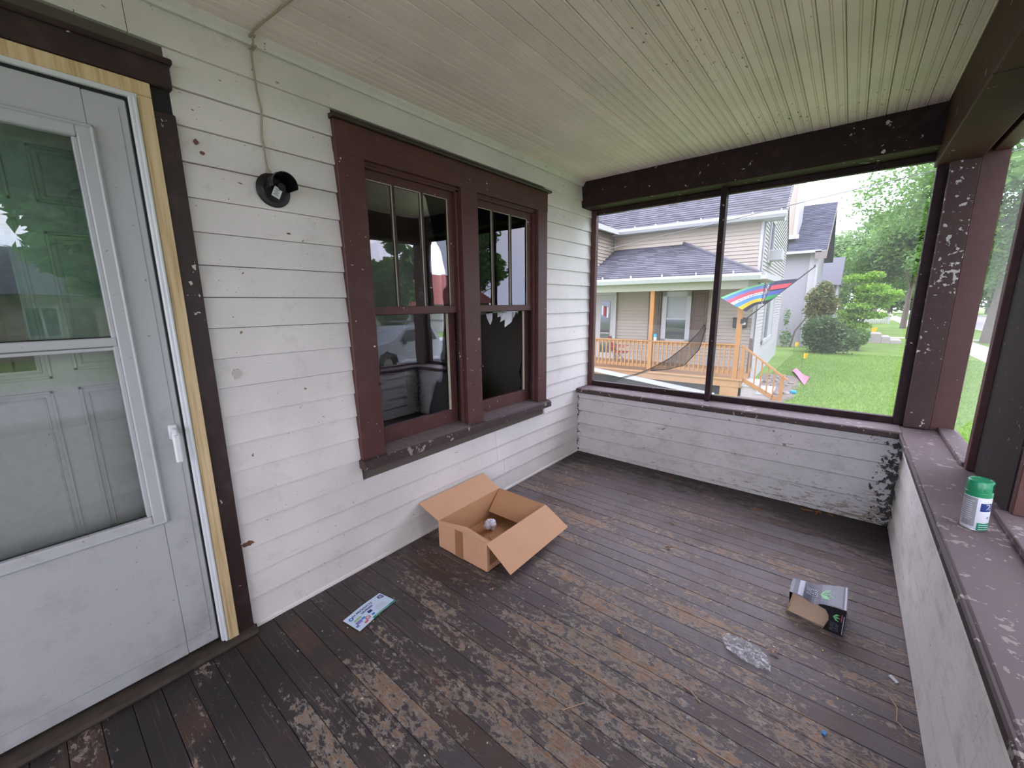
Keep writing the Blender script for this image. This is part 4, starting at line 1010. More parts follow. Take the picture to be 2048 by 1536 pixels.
hp(MB().box(.02, .135, 2.06, 2.13, -.6, EZ+.05).box(.09, .14, 2.06, 2.18, -.6, EZ+.05), 'corner_board', 'trimwhite')
hp(MB().box(-8.5, .12, 2.09, 11.0, -1.1, -.35), 'foundation', 'trimwhite')
wg = hp(lap(MB(), .7, 2.10, 2.4, 3.95, -4.42, '+u'), 'wing_wall', 'vinyl'); hp(MB().box(-8.5, -4.43, .7, 2.10, 2.3, 3.95), 'wing_core', 'vinyl', wg)
hp(MB().box(-4.44, -4.38, 2.05, 2.11, 2.9, 3.9), 'inside_corner_trim', 'trimwhite', wg)
shingles((-8.8, 1.72, EZ), (.62, 1.72, EZ), (.62, 6.5, 7.35), (-8.8, 6.5, 7.35), 'main_roof', 'shingle')
shingles((.14, 11.4, EZ), (-8.8, 11.4, EZ), (-8.8, 6.5, 7.35), (.14, 6.5, 7.35), 'main_roof', 'shingle')
hp(MB().slab([(.62, 1.70, EZ-.20), (.62, 6.5, 7.15), (.62, 6.5, 7.34), (.62, 1.70, EZ+.0)], .03), 'rake_board', 'trimwhite')
hp(MB().box(-8.8, .60, 1.76, 2.1, EZ-.10, EZ-.06).box(.1, .60, 1.76, 2.2, EZ-.12, EZ-.06), 'soffit', 'trimwhite')
hp(MB().prism([(1.60, EZ-.02), (1.60, EZ+.05), (1.615, EZ+.06), (1.72, EZ+.06), (1.72, EZ-.10), (1.66, EZ-.10)], 'x', -4.2, .63), 'gutter', 'trimwhite')
shingles((-4.15, 1.70, EZ), (-4.15, -.1, EZ), (-8.8, -.1, 6.9), (-8.8, 1.70, 6.9), 'wing_roof', 'shingle')
hp(MB().box(-4.17, -4.08, -.1, 1.66, EZ-.10, EZ+.05), 'gutter', 'trimwhite')
PZ = 2.09
shingles((-8.8, -.36, PZ), (.42, -.36, PZ), (-2.1, 2.10, 3.27), (-8.8, 2.10, 3.27), 'porch_roof', 'shingle')
shingles((.42, -.36, PZ), (.50, 2.55, PZ), (-2.1, 2.10, 3.27), (-2.1, 2.10, 3.27), 'porch_roof', 'shingle')
hp(MB().tube([(.42, -.36, PZ+.02), (-2.1, 2.10, 3.30)], .045, 6), 'hip_cap', 'shingle')
hp(MB().prism([(-.47, PZ-.02), (-.47, PZ+.03), (-.455, PZ+.04), (-.35, PZ+.04), (-.35, PZ-.12), (-.41, PZ-.12)], 'x', -8.8, .50), 'gutter', 'trimwhite')
hp(MB().slab([(.51, -.47, PZ+.04), (.60, 2.55, PZ+.04), (.48, 2.55, PZ+.04), (.40, -.47, PZ+.04)], .15), 'gutter', 'trimwhite')
for k in range(5): hp(MB().box(-3.75+k*.88, -3.725+k*.88, -.37, -.30, PZ+.05, PZ+.12), 'gutter_strap', 'trimwhite')
for k in range(7): hp(MB().box(-3.6+k*.68, -3.575+k*.68, 1.70, 1.78, EZ+.05, EZ+.13), 'gutter_strap', 'trimwhite')
hp(MB().box(-8.5, .44, -.36, 2.10, PZ-.10, PZ-.07).box(.1, .5, 2.1, 2.5, PZ-.1, PZ-.07), 'porch_soffit', 'soffit')
hp(MB().box(-8.5, .10, -.07, .07, 1.77, PZ-.10).box(-.04, .10, .07, 2.1, 1.77, PZ-.1), 'porch_beam', 'soffit')
for u in (-2.30, -.02): hp(MB().cbox(u-.06, u+.06, -.06, .06, -.57, 1.78, .005), 'porch_post', 'deckrail')
dk = hp(MB().box(-8.5, .16, -.05, 2.10, -.62, -.57), 'deck', 'deck')
hp(MB().box(-8.5, .18, -.09, -.05, -.615, -.565), 'deck_nosing', 'deck', dk)
hp(MB().box(-8.5, .14, -.06, -.02, -.80, -.615), 'fascia', 'deck', dk)
hp(MB().box(.12, .16, -.06, 1.3, -.80, -.615), 'fascia', 'deck', dk)
hp(MB().box(-8.5, .10, .02, 2.08, -1.1, -.63), 'crawl_shade', 'void')  # solid near-black block, the shade under the deck put into its colour
hp(MB().box(-.34, .10, -.05, .01, -1.1, -.80), 'corner_skirt', 'deck')
rl = hp(MB().cbox(-8.4, -.06, -.06, .05, .315, .35, .004).box(-8.4, -.06, -.02, .02, .235, .315), 'railing', 'deckrail')
hp(MB().box(-8.4, -.06, -.02, .02, -.46, -.37), 'bottom_rail', 'deckrail', rl)
u = -.18; bal = None
while u > -4.6:
    if abs(u+2.30) > .07:
        if bal is None: o = hp(MB().box(-.017, .017, -.045, -.012, -.46, .315), 'baluster', 'deckrail', rl); bal = o.data
        else: o = bpy.data.objects.new('baluster', bal); COL.objects.link(o); o.parent = rl
        o.location = (u, 0, 0)
    u -= .125
# steps down towards the street
st_ = hp(MB().box(.16, .50, .0, 1.15, -1.1, -.76).box(.50, .84, .0, 1.15, -1.1, -.93), 'steps', 'concrete')
hp(MB().box(.16, .53, -.02, 1.17, -.76, -.72).box(.50, .87, -.02, 1.17, -.93, -.89), 'tread', 'trimwhite', st_)
sr_ = hp(MB().slab([(.10, -.06, .345), (1.18, -.06, -.485), (1.18, .04, -.485), (.10, .04, .345)], .04), 'stair_rail', 'deckrail')
hp(MB().slab([(.12, -.03, -.50), (1.06, -.03, -1.0), (1.06, .01, -1.0), (.12, .01, -.50)], .10), 'bottom_rail', 'deckrail', sr_)
hp(MB().box(.10, .18, -.05, .03, -.57, .32), 'newel', 'deckrail', sr_); hp(MB().box(1.01, 1.09, -.05, .03, -1.1, -.37), 'newel', 'deckrail', sr_)
hp(MB().box(.12, .20, 1.08, 1.20, -.57, .42), 'newel', 'shutter', sr_)
for k in range(5):
    uu = .30+k*.145; zt = .33-(uu-.12)*.77; hp(MB().box(uu-.016, uu+.016, -.03, .0, zt-.86+.12, zt-.02), 'baluster', 'deckrail', sr_)
# its door, window, shutters
do = hp(MB().cbox(-5.10, -4.33, 2.02, 2.10, -.57, 1.72, .01), 'entry_door', 'vinyl_white_or_lit')
hp(MB().box(-4.84, -4.48, 2.0, 2.025, -.35, 1.50), 'glazing', 'glass_far', do); hp(MB().box(-4.84, -4.48, 1.99, 2.01, .35, .38), 'glazing_bar', 'trimwhite', do)
for k in range(3): hp(MB().cbox(-4.80+k*.10, -4.72+k*.10, 1.98, 2.0, 1.02-k*.05, 1.36-k*.03, .01), 'door_sign', ('can_white', 'redfab', 'can_white')[k], do)
hp(MB().box(-5.16, -5.10, 2.0, 2.1, -.57, 1.80).box(-4.33, -4.25, 2.0, 2.1, -.57, 1.80).box(-5.16, -4.25, 2.0, 2.1, 1.72, 1.86), 'door_casing', 'trimwhite', do)
wn_ = hp(MB().box(-2.62, -2.48, 2.01, 2.10, .12, 1.80).box(-1.86, -1.72, 2.01, 2.10, .12, 1.80).box(-2.62, -1.72, 2.01, 2.10, 1.64, 1.80).box(-2.62, -1.72, 2.01, 2.10, .12, .24).box(-2.50, -1.84, 2.02, 2.10, .88, .94), 'porch_window', 'trimwhite')
M['blind'] = plain('grey window blind', (.34, .36, .36), .6)
hp(MB().box(-2.49, -1.85, 2.05, 2.06, .94, 1.64), 'pane', 'blind', wn_); hp(MB().box(-2.49, -1.85, 2.05, 2.06, .24, .88), 'pane', 'glass_far', wn_)
for (a, c) in ((-3.10, -2.68), (-1.68, -1.24)):
    sh = hp(MB().cbox(a, c, 2.04, 2.09, .12, 1.80, .01), 'shutter', 'shutter')
    for (e, g) in ((.22, .86), (1.0, 1.70)): hp(MB().cbox(a+.07, c-.07, 2.028, 2.045, e, g, .012), 'shutter_panel', 'shutter', sh)
fw_ = hp(MB().box(.10, .17, 4.0, 4.18, .0, 1.75).box(.10, .17, 7.2, 7.38, .0, 1.75).box(.10, .17, 4.0, 7.38, 1.6, 1.75).box(.10, .17, 4.0, 7.38, .0, .14).box(.10, .16, 5.6, 5.75, .1, 1.65), 'street_window', 'trimwhite')
hp(MB().box(.11, .13, 4.15, 5.62, .12, 1.62), 'pane', 'glass_far', fw_); hp(MB().box(.11, .13, 5.74, 7.22, .12, 1.62), 'pane', 'blind', fw_)
uw = hp(MB().box(.10, .16, 3.3, 3.45, 2.75, 4.0).box(.10, .16, 4.4, 4.55, 2.75, 4.0).box(.10, .16, 3.3, 4.55, 3.9, 4.05).box(.10, .16, 3.3, 4.55, 2.65, 2.8), 'upper_window', 'trimwhite')
hp(MB().box(.11, .13, 3.44, 4.42, 2.78, 3.92), 'pane', 'glass_far', uw)
hp(MB().cbox(.12, .50, 3.6, 4.25, 2.72, 3.05, .02), 'air_conditioner', 'trimwhite', uw)

# ---- things on and around its porch
mb = empty('mailbox', NL(-.28, 2.02, .66), RA); tag(mb, 'black mailbox on the cream wall behind the porch post', 'mailbox')
MB().cbox(-.19, .19, -.09, .06, 0, .28, .02).build('body', 'black_metal', mb); MB().cbox(-.20, .20, -.11, .06, .26, .31, .015).build('lid', 'black_metal', mb); MB().box(.02, .16, -.094, -.089, .10, .17).build('label', 'label_white', mb)
def flagmat():
    t = NT('striped flag'); uv = t.n('ShaderNodeUVMap').outputs[0]
    sp = t.n('ShaderNodeSeparateXYZ'); t.put(sp.inputs[0], uv); s, f = sp.outputs[0], sp.outputs[1]
    c = t.ramp(s, [(0, (.03, .03, .05)), (.14, (.75, .48, .03)), (.30, (.12, .30, .68)), (.47, (.70, .70, .74)), (.60, (.68, .13, .19)), (.76, (.16, .26, .62)), (.91, (.20, .58, .32))], 'CONSTANT')
    ink = t.step(t.noise(t.n('ShaderNodeVectorMath', {'operation': 'MULTIPLY'}).outputs[0], 1), 2, 3)
    k = t.ramp(s, [(0, (.04, .04, .06)), (.16, (.06, .35, .12)), (.36, (.08, .12, .40)), (.56, (.03, .03, .05)), (.62, (.55, .08, .10)), (.82, (.05, .05, .09))], 'CONSTANT')
    c = t.mix(t.step(f, .34, .30), c, k)
    v = t.n('ShaderNodeVectorMath', {'operation': 'MULTIPLY'}); t.put(v.inputs[0], uv); t.put(v.inputs[1], (22, 60, 1))
    inks = t.step(t.noise(v.outputs[0], 1.0, 2), .54, .58)
    band = t.mth('MULTIPLY', t.step(s, .50, .505), t.step(s, .575, .57)); c = t.mix(t.mth('MULTIPLY', band, inks), c, (.1, .1, .12))
    b2 = t.mth('MULTIPLY', t.step(f, .30, .32), t.step(f, .44, .42)); c = t.mix(t.mth('MULTIPLY', b2, .8), c, (.03, .03, .05))
    b3 = t.mth('MULTIPLY', t.step(f, .35, .355), t.step(f, .405, .40)); c = t.mix(t.mth('MULTIPLY', b3, inks), c, (.75, .75, .75))
    df = t.bsdf(c, .7, None, .2); tl = t.n('ShaderNodeBsdfTranslucent', None, Color=c).outputs[0]
    a = t.n('ShaderNodeMixShader'); t.put(a.inputs[0], .45); t.put(a.inputs[1], df); t.put(a.inputs[2], tl)
    return t.done(a.outputs[0])
M['flag'] = flagmat()
fg = empty('flag', NL(.06, -.07, .95), RA); tag(fg, 'striped multicoloured flag on a dark pole fixed to the porch post', 'flag')
p0, p1 = Vector((.0, 0, 0)), Vector((1.36, -.05, 1.27))
MB().tube([p0[:], p1[:]], .013, 8).build('pole', 'black_metal', fg); MB().cbox(-.05, .03, -.02, .06, -.06, .06, .01).build('bracket', 'black_metal', fg)
MB().lathe([(0, .05), (.02, .03), (.02, 0), (0, -.02)], 10, lambda p: (p1.x+p[0], p1.y+p[1], p1.z+p[2])).build('finial', 'black_metal', fg)
a_, b_ = p0.lerp(p1, .42), p0.lerp(p1, .80)
fb, ft = Vector((.10, -.30, .27)), Vector((-.50, -.35, .60))
me = bpy.data.meshes.new('cloth'); nu, nv = 28, 36; vs = []; uvs = []
for j in range(nv+1):
    t_ = j/nv
    for i in range(nu+1):
        s_ = i/nu; A = a_.lerp(b_, s_); B = fb.lerp(ft, s_); p = A.lerp(B, t_)
        p = p + Vector((0, -.10*math.sin(7*t_+2.2*s_)*t_, -.04*math.sin(6.2*t_+.6)*(1-s_) + .10*math.sin(math.pi*t_)*s_))
        vs.append(p[:]); uvs.append((s_, t_))
fs = [(j*(nu+1)+i, j*(nu+1)+i+1, (j+1)*(nu+1)+i+1, (j+1)*(nu+1)+i) for j in range(nv) for i in range(nu)]
me.from_pydata(vs, [], fs); ul = me.uv_layers.new(name='UVMap')
for lp_ in me.loops: ul.data[lp_.index].uv = uvs[lp_.vertex_index]
me.polygons.foreach_set('use_smooth', [True]*len(me.polygons)); me.materials.append(M['flag'])
o = bpy.data.objects.new('cloth', me); COL.objects.link(o); o.parent = fg
# red folding chair
ch = empty('lawn_chair', NL(-3.62, .85, -.57), RA+R(8)); tag(ch, 'red folding lawn chair behind the pine railing', 'chair')
for sy in (-.24, .24):
    MB().tube([(-.22, sy, .0), (.08, sy, .40), (.30, sy, .42)], .012, 6).build('leg', 'greymetal', ch)
    MB().tube([(.26, sy, .0), (-.16, sy, .42), (-.34, sy, .92)], .012, 6).build('leg', 'greymetal', ch)
    MB().cbox(-.22, .26, sy-.025, sy+.025, .60, .625, .006).build('armrest', 'redfab', ch)
MB().cbox(-.14, .30, -.22, .22, .40, .425, .008).build('seat', 'redfab', ch)
MB().slab([(-.17, -.22, .44), (-.17, .22, .44), (-.34, .22, .92), (-.34, -.22, .92)], .02).build('backrest', 'redfab', ch)
cp = empty('cup', NL(-2.17, -.01, .35), RA); tag(cp, 'blue and white cup on the pine railing beside the post', 'cup')
MB().lathe([(0, 0), (.040, 0), (.046, .10)], 16).build('body', 'can_white', cp, True); MB().lathe([(.046, .10), (.050, .19), (0, .19)], 16).build('top', 'cupblue', cp, True)
# white gutter length leaning on the deck edge
b = MB(); A_, B_ = Vector(NL(-5.4, -.16, -.50)), Vector(NL(-.42, -.35, GZ+.03))
dd = (B_-A_).normalized(); up = Vector((0, 0, 1)); sd = dd.cross(up).normalized(); up = sd.cross(dd)
pts = [(-.05, -.05), (.05, -.05), (.05, .06), (.035, .06), (.035, -.035), (-.035, -.035), (-.035, .06), (-.05, .06)]
vs = [(A_+sd*p[0]+up*p[1])[:] for p in pts]+[(B_+sd*p[0]+up*p[1])[:] for p in pts]
b.add(vs, [(i, (i+1) % 8, 8+(i+1) % 8, 8+i) for i in range(8)] + [(0, 1, 2, 3, 4, 5, 6, 7), (15, 14, 13, 12, 11, 10, 9, 8)])
tag(b.build('gutter_length', 'trimwhite'), 'long white gutter piece leaning in front of the pine deck', 'gutter')
# bed stones at the foot of the steps
bed = MB().prism([(-.1, 11.9), (.9, 11.9), (1.12, 12.6), (.98, 13.4), (1.1, 14.4), (.95, 15.2), (1.05, 15.9), (.7, 16.5), (-.1, 16.6)], 'z', GZ-.05, GZ+.012)
M['soil'] = plain('gravelly bed soil', (.20, .17, .14), .95, .1, 0, .5, 40, .4)
struct(bed.build('flower_bed', 'soil'), 'gravelly bed beside the neighbour steps')
q = random.Random(12)
for k in range(26):
    u, v = .72+q.uniform(-.2, .45), .35+k*.15+q.uniform(-.1, .1); r0 = q.uniform(.05, .10)
    o = crumple('stone', (*NL(u, v, 0)[:2], GZ+r0*.35), (r0*1.2, r0, r0*.7), 70+k, 'stone', .25)
    tag(o, 'rounded pale stone in the bed beside the steps', 'stone', 'bed stones beside the neighbour steps')
tag(MB().cbox(-.08, .08, -.05, .05, 0, .09, .02, lambda p: (1.02+p[0], 13.3+p[1], GZ+p[2])).build('garden_box', 'cupblue'), 'small teal box among the bed stones', 'box')
pk4 = [Vector((.627, 17.35)), Vector((.708, 17.96)), Vector((1.214, 16.06)), Vector((1.178, 14.70))]
def pinkf(off):
    def f(s, t):
        p = (pk4[0]*(1-s)+pk4[1]*s)*(1-t)+(pk4[3]*(1-s)+pk4[2]*s)*t
        return (p.x, p.y, GZ+.06+off+.03*math.sin(5*t+2*s))
    return f
b = MB().grid(pinkf(0), 6, 10); b.grid(pinkf(-.01), 6, 10)
tag(b.build('pink_sheet', 'pink', None, True), 'faded pink sheet lying on the lawn by the bed', 'sheet')
for (x, y, sz, lb) in ((.12, 23.6, .20, 'yellow marker flag at the foot of the stucco wall'), (.80, 18.8, .20, 'yellow marker flag standing in the open lawn'), (3.25, 36.5, .40, 'orange yellow marker flag beyond the bushes')):
    m_ = empty('marker_flag', (x, y, GZ)); tag(m_, lb, 'flag')
    MB().tube([(0, 0, 0), (0, 0, .42+sz)], .006, 5).build('wire', 'greymetal', m_)
    MB().grid(lambda s, t: (.02+sz*.7*s*(.8+.2*t), .03*math.sin(4*s), .42+sz*(t-.3)), 6, 3).build('pennant', 'yellow', m_)
wh = MB().tube([NL(-9, -2.5, 2.6), (-2.85, 9, 2.623), (-1.543, 9, 2.80), (-.086, 9, 2.965), (.866, 9, 3.09), (1.746, 9, 3.20), (2.654, 9, 3.31), (6, 9, 3.75), (10.6, 9, 4.5)], .007, 6)
tag(wh.build('overhead_wire', 'greymetal'), 'thin overhead wire crossing in front of the neighbouring house', 'wire')
tag(MB().tube([(5.0, 36.6, GZ), (5.02, 36.6, 1.0), (5.05, 36.6, 1.9), (5.15, 36.6, 2.1), (5.3, 36.6, 2.05)], .025, 6).build('shepherd_hook', 'black_metal'), 'thin dark hook pole standing in the far lawn', 'pole')

# ---- stucco house further along
SH = empty('house', (-3, 31.5, GZ)); tag(SH, 'grey stucco house with dark shingle roof behind the cream house', 'house')
def sp_(b, name, mat, parent=SH, **k): return hold(b.build(name, mat, parent, **k), parent)
sp_(MB().box(-9, .24, 27.7, 36, -.75, 4.1), 'stucco_wall', 'stucco'); sp_(MB().box(-9, .26, 27.66, 36, -1.1, -.75), 'foundation', 'concrete')
sp_(MB().prism([(27.7, 4.1), (36, 4.1), (31.85, 6.9)], 'x', -9, .24), 'gable', 'stucco')
sp_(MB().box(.02, .30, 27.62, 27.74, -.75, 4.1), 'corner_board', 'trimwhite')
shingles((-9.2, 27.25, 4.05), (.72, 27.25, 4.05), (.72, 31.85, 7.15), (-9.2, 31.85, 7.15), 'roof', 'shingle_dark', .2, .4, SH, sp_)
shingles((.72, 36.4, 4.05), (-9.2, 36.4, 4.05), (-9.2, 31.85, 7.15), (.72, 31.85, 7.15), 'roof', 'shingle_dark', .2, .4, SH, sp_)
sp_(MB().box(-9.2, .50, 27.20, 27.36, 3.93, 4.06), 'gutter', 'trimwhite')
M['soffit_dark'] = plain('taupe rake soffit', (.20, .18, .165), .7)
sp_(MB().slab([(.74, 27.2, 3.60), (.74, 31.85, 6.8), (.74, 31.85, 7.12), (.74, 27.2, 4.0)], .5), 'rake', 'soffit_dark')
dm = sp_(MB().box(-2.2, -.80, 27.9, 30, 4.9, 8.4), 'dormer', 'vinyl'); sp_(MB().box(-2.3, -.62, 27.82, 28.0, 4.78, 5.0), 'dormer_sill', 'trimwhite', dm); sp_(MB().box(-.90, -.74, 27.84, 30, 4.9, 8.4), 'dormer_corner', 'trimwhite', dm)
sp_(MB().prism([(-2.5, 8.4), (-.5, 8.4), (-1.5, 9.4)], 'y', 27.7, 30.4), 'dormer_roof', 'shingle_dark', dm)
sp_(MB().tube([(.36, 27.6, 4.0), (.36, 27.6, -.4), (.30, 27.45, -.75), (.6, 27.2, -.95)], .06, 8), 'downspout', 'trimwhite')
sp_(MB().cbox(.24, 1.3, 29.2, 30.6, 1.55, 1.66, .02).box(.9, 1.0, 29.3, 29.4, -.6, 1.6), 'side_stoop_roof', 'trimwhite')
GH = empty('house', (-3, 43, GZ)); tag(GH, 'pale grey house with low roof beyond the stucco house', 'house')
def gp_(b, name, mat, parent=GH, **k): return hold(b.build(name, mat, parent, **k), parent)
M['grey_roof'] = plain('pale grey roof', (.085, .09, .10), .8)
M['greyhouse'] = plain('pale grey siding', (.20, .21, .235), .8)
gp_(MB().box(-8, 1.1, 40, 47, -1.1, 2.7), 'wall', 'greyhouse'); gp_(MB().prism([(39.6, 2.6), (47.4, 2.6), (43.5, 4.9)], 'x', -8.2, 1.25), 'roof', 'grey_roof')
gp_(MB().box(1.02, 1.16, 39.94, 40.06, -1.1, 2.7), 'corner_board', 'trimwhite')
st2 = empty('concrete_stoop', (3.4, 33, GZ)); tag(st2, 'low concrete stoop on the far lawn past the dark bush', 'steps')
for k, (a, c, t_) in enumerate(((2.2, 3.6, .55), (3.6, 4.0, .38), (4.0, 4.5, .2))): hold(MB().cbox(a, c, 32.2, 34, GZ-.05, GZ+t_, .02).build('step', 'concrete', st2), st2)
# picket fence
pf = empty('picket_fence', (3.6, 58.5, GZ)); tag(pf, 'white picket fence across the far lawn', 'fence'); pk = None
for k in range(22):
    if pk is None: o = MB().prism([(-.045, .05), (.045, .05), (.045, .98), (0, 1.08), (-.045, .98)], 'y', -.012, .012).build('picket', 'trimwhite', pf); pk = o.data
    else: o = bpy.data.objects.new('picket', pk); COL.objects.link(o); o.parent = pf
    o.location = (-1.58+k*.152, 0, 0)
for z in (.25, .80): MB().box(-1.65, 1.68, .012, .05, z, z+.09).build('fence_rail', 'trimwhite', pf)
for x in (-1.7, .0, 1.72): MB().cbox(x-.06, x+.06, -.04, .08, 0, 1.2, .02).build('fence_post', 'trimwhite', pf)

# ---- plants
def foliage(name, parent, blobs, n, size, mat, seed, flat=.0):
    rs = np.random.RandomState(seed); bl = np.array([b[:6] for b in blobs], float); vol = bl[:, 3]*bl[:, 4]*bl[:, 5]; pr_ = vol**.75; pr_ /= pr_.sum()
    idx = rs.choice(len(bl), n, p=pr_); d = rs.normal(size=(n, 3)); d /= np.linalg.norm(d, axis=1)[:, None]
    rad = rs.uniform(.25, 1, n)**.45
    c = bl[idx, :3] + d*rad[:, None]*bl[idx, 3:6]*(1+.12*rs.normal(size=(n, 1)))
    a = rs.normal(size=(n, 3)); a[:, 2] *= .6; a /= np.linalg.norm(a, axis=1)[:, None]
    b = np.cross(a, rs.normal(size=(n, 3)) + np.array([0, 0, flat])); b /= np.linalg.norm(b, axis=1)[:, None]
    s = size*rs.uniform(.6, 1.3, n)[:, None]
    q4 = np.stack([c-a*s, c-b*s*.5, c+a*s, c+b*s*.5], 1).reshape(-1, 3)
    return quads(name, q4, mat, parent)
def blobset(c, r, n, rb, seed, zs=1.0):
    q = random.Random(seed); out = []
    for _ in range(n):
        d = Vector((q.gauss(0, 1), q.gauss(0, 1), q.gauss(0, 1))).normalized()*q.uniform(.35, 1)
        k = rb*q.uniform(.7, 1.25); out.append((c[0]+d.x*r[0], c[1]+d.y*r[1], c[2]+d.z*r[2], k, k, k*zs))
    return out
def tree(loc, h, r, trunk, n, size, mat, seed, label, low=.28, nb=16):
    t = empty('tree', (loc[0], loc[1], GZ)); tag(t, label, 'tree', 'street and garden trees')
    q = random.Random(seed); b = MB(); top = h*.62
    b.tube([(0, 0, -.1), (.02*h*.2, 0, top*.35), (q.uniform(-.3, .3), q.uniform(-.3, .3), top*.7), (q.uniform(-.6, .6), q.uniform(-.6, .6), top)], [trunk*1.15, trunk*.85, trunk*.6, trunk*.25], 9)
    for k in range(7):
        a = q.uniform(0, 6.28); z0 = top*q.uniform(.4, .85); e = r*q.uniform(.5, .85)
        b.tube([(0, 0, z0), (math.cos(a)*e*.5, math.sin(a)*e*.5, z0+e*.35), (math.cos(a)*e, math.sin(a)*e, z0+e*.5)], [trunk*.35, trunk*.2, trunk*.06], 6)
    b.build('trunk', 'bark', t, True)
    bl = blobset((0, 0, h*(low+1)/2), (r*.8, r*.8, h*(1-low)/2*.85), nb, r*.36, seed+1, .75)
    foliage('foliage', t, bl, n, size, mat, seed+2, .8)
    return t
tree((8.7, 35.4), 16, 7.0, .62, 42000, .135, 'leaf_mid', 21, 'big grey trunked tree beside the sidewalk, filling the side opening', .22, 26)
tree((5.8, 50), 13, 5.0, .20, 16000, .17, 'leaf_mid', 22, 'green tree on the far lawn behind the picket fence side', .2)
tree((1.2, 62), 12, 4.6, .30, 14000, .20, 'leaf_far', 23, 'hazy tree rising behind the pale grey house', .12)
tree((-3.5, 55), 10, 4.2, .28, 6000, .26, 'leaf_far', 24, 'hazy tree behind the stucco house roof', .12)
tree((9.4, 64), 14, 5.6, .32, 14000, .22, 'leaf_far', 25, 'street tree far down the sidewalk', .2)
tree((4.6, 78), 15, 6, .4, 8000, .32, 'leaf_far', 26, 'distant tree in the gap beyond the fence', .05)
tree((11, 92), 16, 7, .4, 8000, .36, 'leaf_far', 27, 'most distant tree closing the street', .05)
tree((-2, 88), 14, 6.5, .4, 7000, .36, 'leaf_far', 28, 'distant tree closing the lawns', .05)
tree((9.0, 21), 11.5, 4.0, .22, 7000, .20, 'leaf_mid', 29, 'smaller street tree nearer the porch, right of the sidewalk', .45)
tree((9.1, -3.6), 13, 5.0, .32, 18000, .19, 'leaf_mid', 51, 'street tree opposite the white storm door', .30, 20)
tree((9.2, 4.6), 12, 4.4, .28, 14000, .18, 'leaf_mid', 52, 'street tree opposite the brown windows', .34, 18)
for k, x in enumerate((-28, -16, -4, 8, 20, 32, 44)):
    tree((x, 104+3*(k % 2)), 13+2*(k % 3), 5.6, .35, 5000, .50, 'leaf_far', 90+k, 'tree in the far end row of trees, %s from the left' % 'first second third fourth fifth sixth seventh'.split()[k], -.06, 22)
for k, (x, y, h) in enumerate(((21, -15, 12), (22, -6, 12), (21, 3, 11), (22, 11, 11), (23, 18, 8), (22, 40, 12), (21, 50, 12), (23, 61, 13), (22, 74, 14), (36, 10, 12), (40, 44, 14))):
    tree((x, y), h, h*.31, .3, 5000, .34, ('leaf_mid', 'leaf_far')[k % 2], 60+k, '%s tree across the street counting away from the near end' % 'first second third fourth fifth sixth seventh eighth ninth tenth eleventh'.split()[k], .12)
def shrub(name, loc, blobs, n, size, mat, seed, label, stems=5):
    t = empty(name, (loc[0], loc[1], GZ)); tag(t, label, 'shrub'); q = random.Random(seed); b = MB()
    for k in range(stems):
        bb = q.choice(blobs); b.tube([(q.uniform(-.15, .15), q.uniform(-.15, .15), -.05), (bb[0]*.5, bb[1]*.5, bb[2]*.5), (bb[0], bb[1], bb[2])], [.05, .035, .015], 6)
    b.build('stems', 'bark', t); foliage('foliage', t, blobs, n, size, mat, seed, .4); return t
shrub('shrub', (1.35, 24.9), blobset((-.1, 0, .85), (.75, .6, .55), 12, .55, 31), 9000, .075, 'leaf_dark', 32, 'large dark rounded shrub at the corner of the stucco house')
shrub('shrub', (.95, 26.0), blobset((0, 0, 2.45), (.42, .45, 1.15), 10, .42, 33), 6500, .075, 'leaf_rust', 34, 'tall shrub with rust tinged leaves behind the dark shrub')
shrub('shrub', (2.45, 26.8), blobset((.1, 0, .7), (.25, .3, .35), 5, .36, 35), 2500, .07, 'leaf_mid', 36, 'small green shrub right of the dark shrub')
lm = [(-.55+.33*k, .3*math.sin(k*2.1), 1.4+.42*k*(1 if k < 4 else .6)+.25*math.sin(k*3), .62, .6, .20) for k in range(6)] + [(.35, 0, 1.75, .95, .7, .22), (.6, .1, 2.5, .85, .6, .22), (.45, 0, 3.1, .75, .6, .24), (-.2, 0, 3.6, .55, .5, .24), (.0, 0, 1.2, .7, .6, .2), (.55, .1, 3.75, .4, .4, .2)]
shrub('maple_shrub', (2.25, 28.4), lm, 9000, .085, 'leaf_lime', 37, 'bright lime green layered maple behind the dark shrub', 7)
b = empty('bare_sapling', (-.35, 26.9, GZ)); tag(b, 'bare crooked sapling in front of the stucco wall', 'sapling')
MB().tube([(0, 0, -.05), (.15, 0, .9), (.55, 0, 1.6), (.78, 0, 1.95), (.72, 0, 2.15), (.66, 0, 2.6)], [.05, .045, .04, .03, .025, .012], 7).build('stem', 'bark', b)
foliage('foliage', b, [(-.25, 0, .5, .3, .25, .5), (-.3, 0, 1.6, .16, .16, .5)], 420, .06, 'leaf_mid', 5)

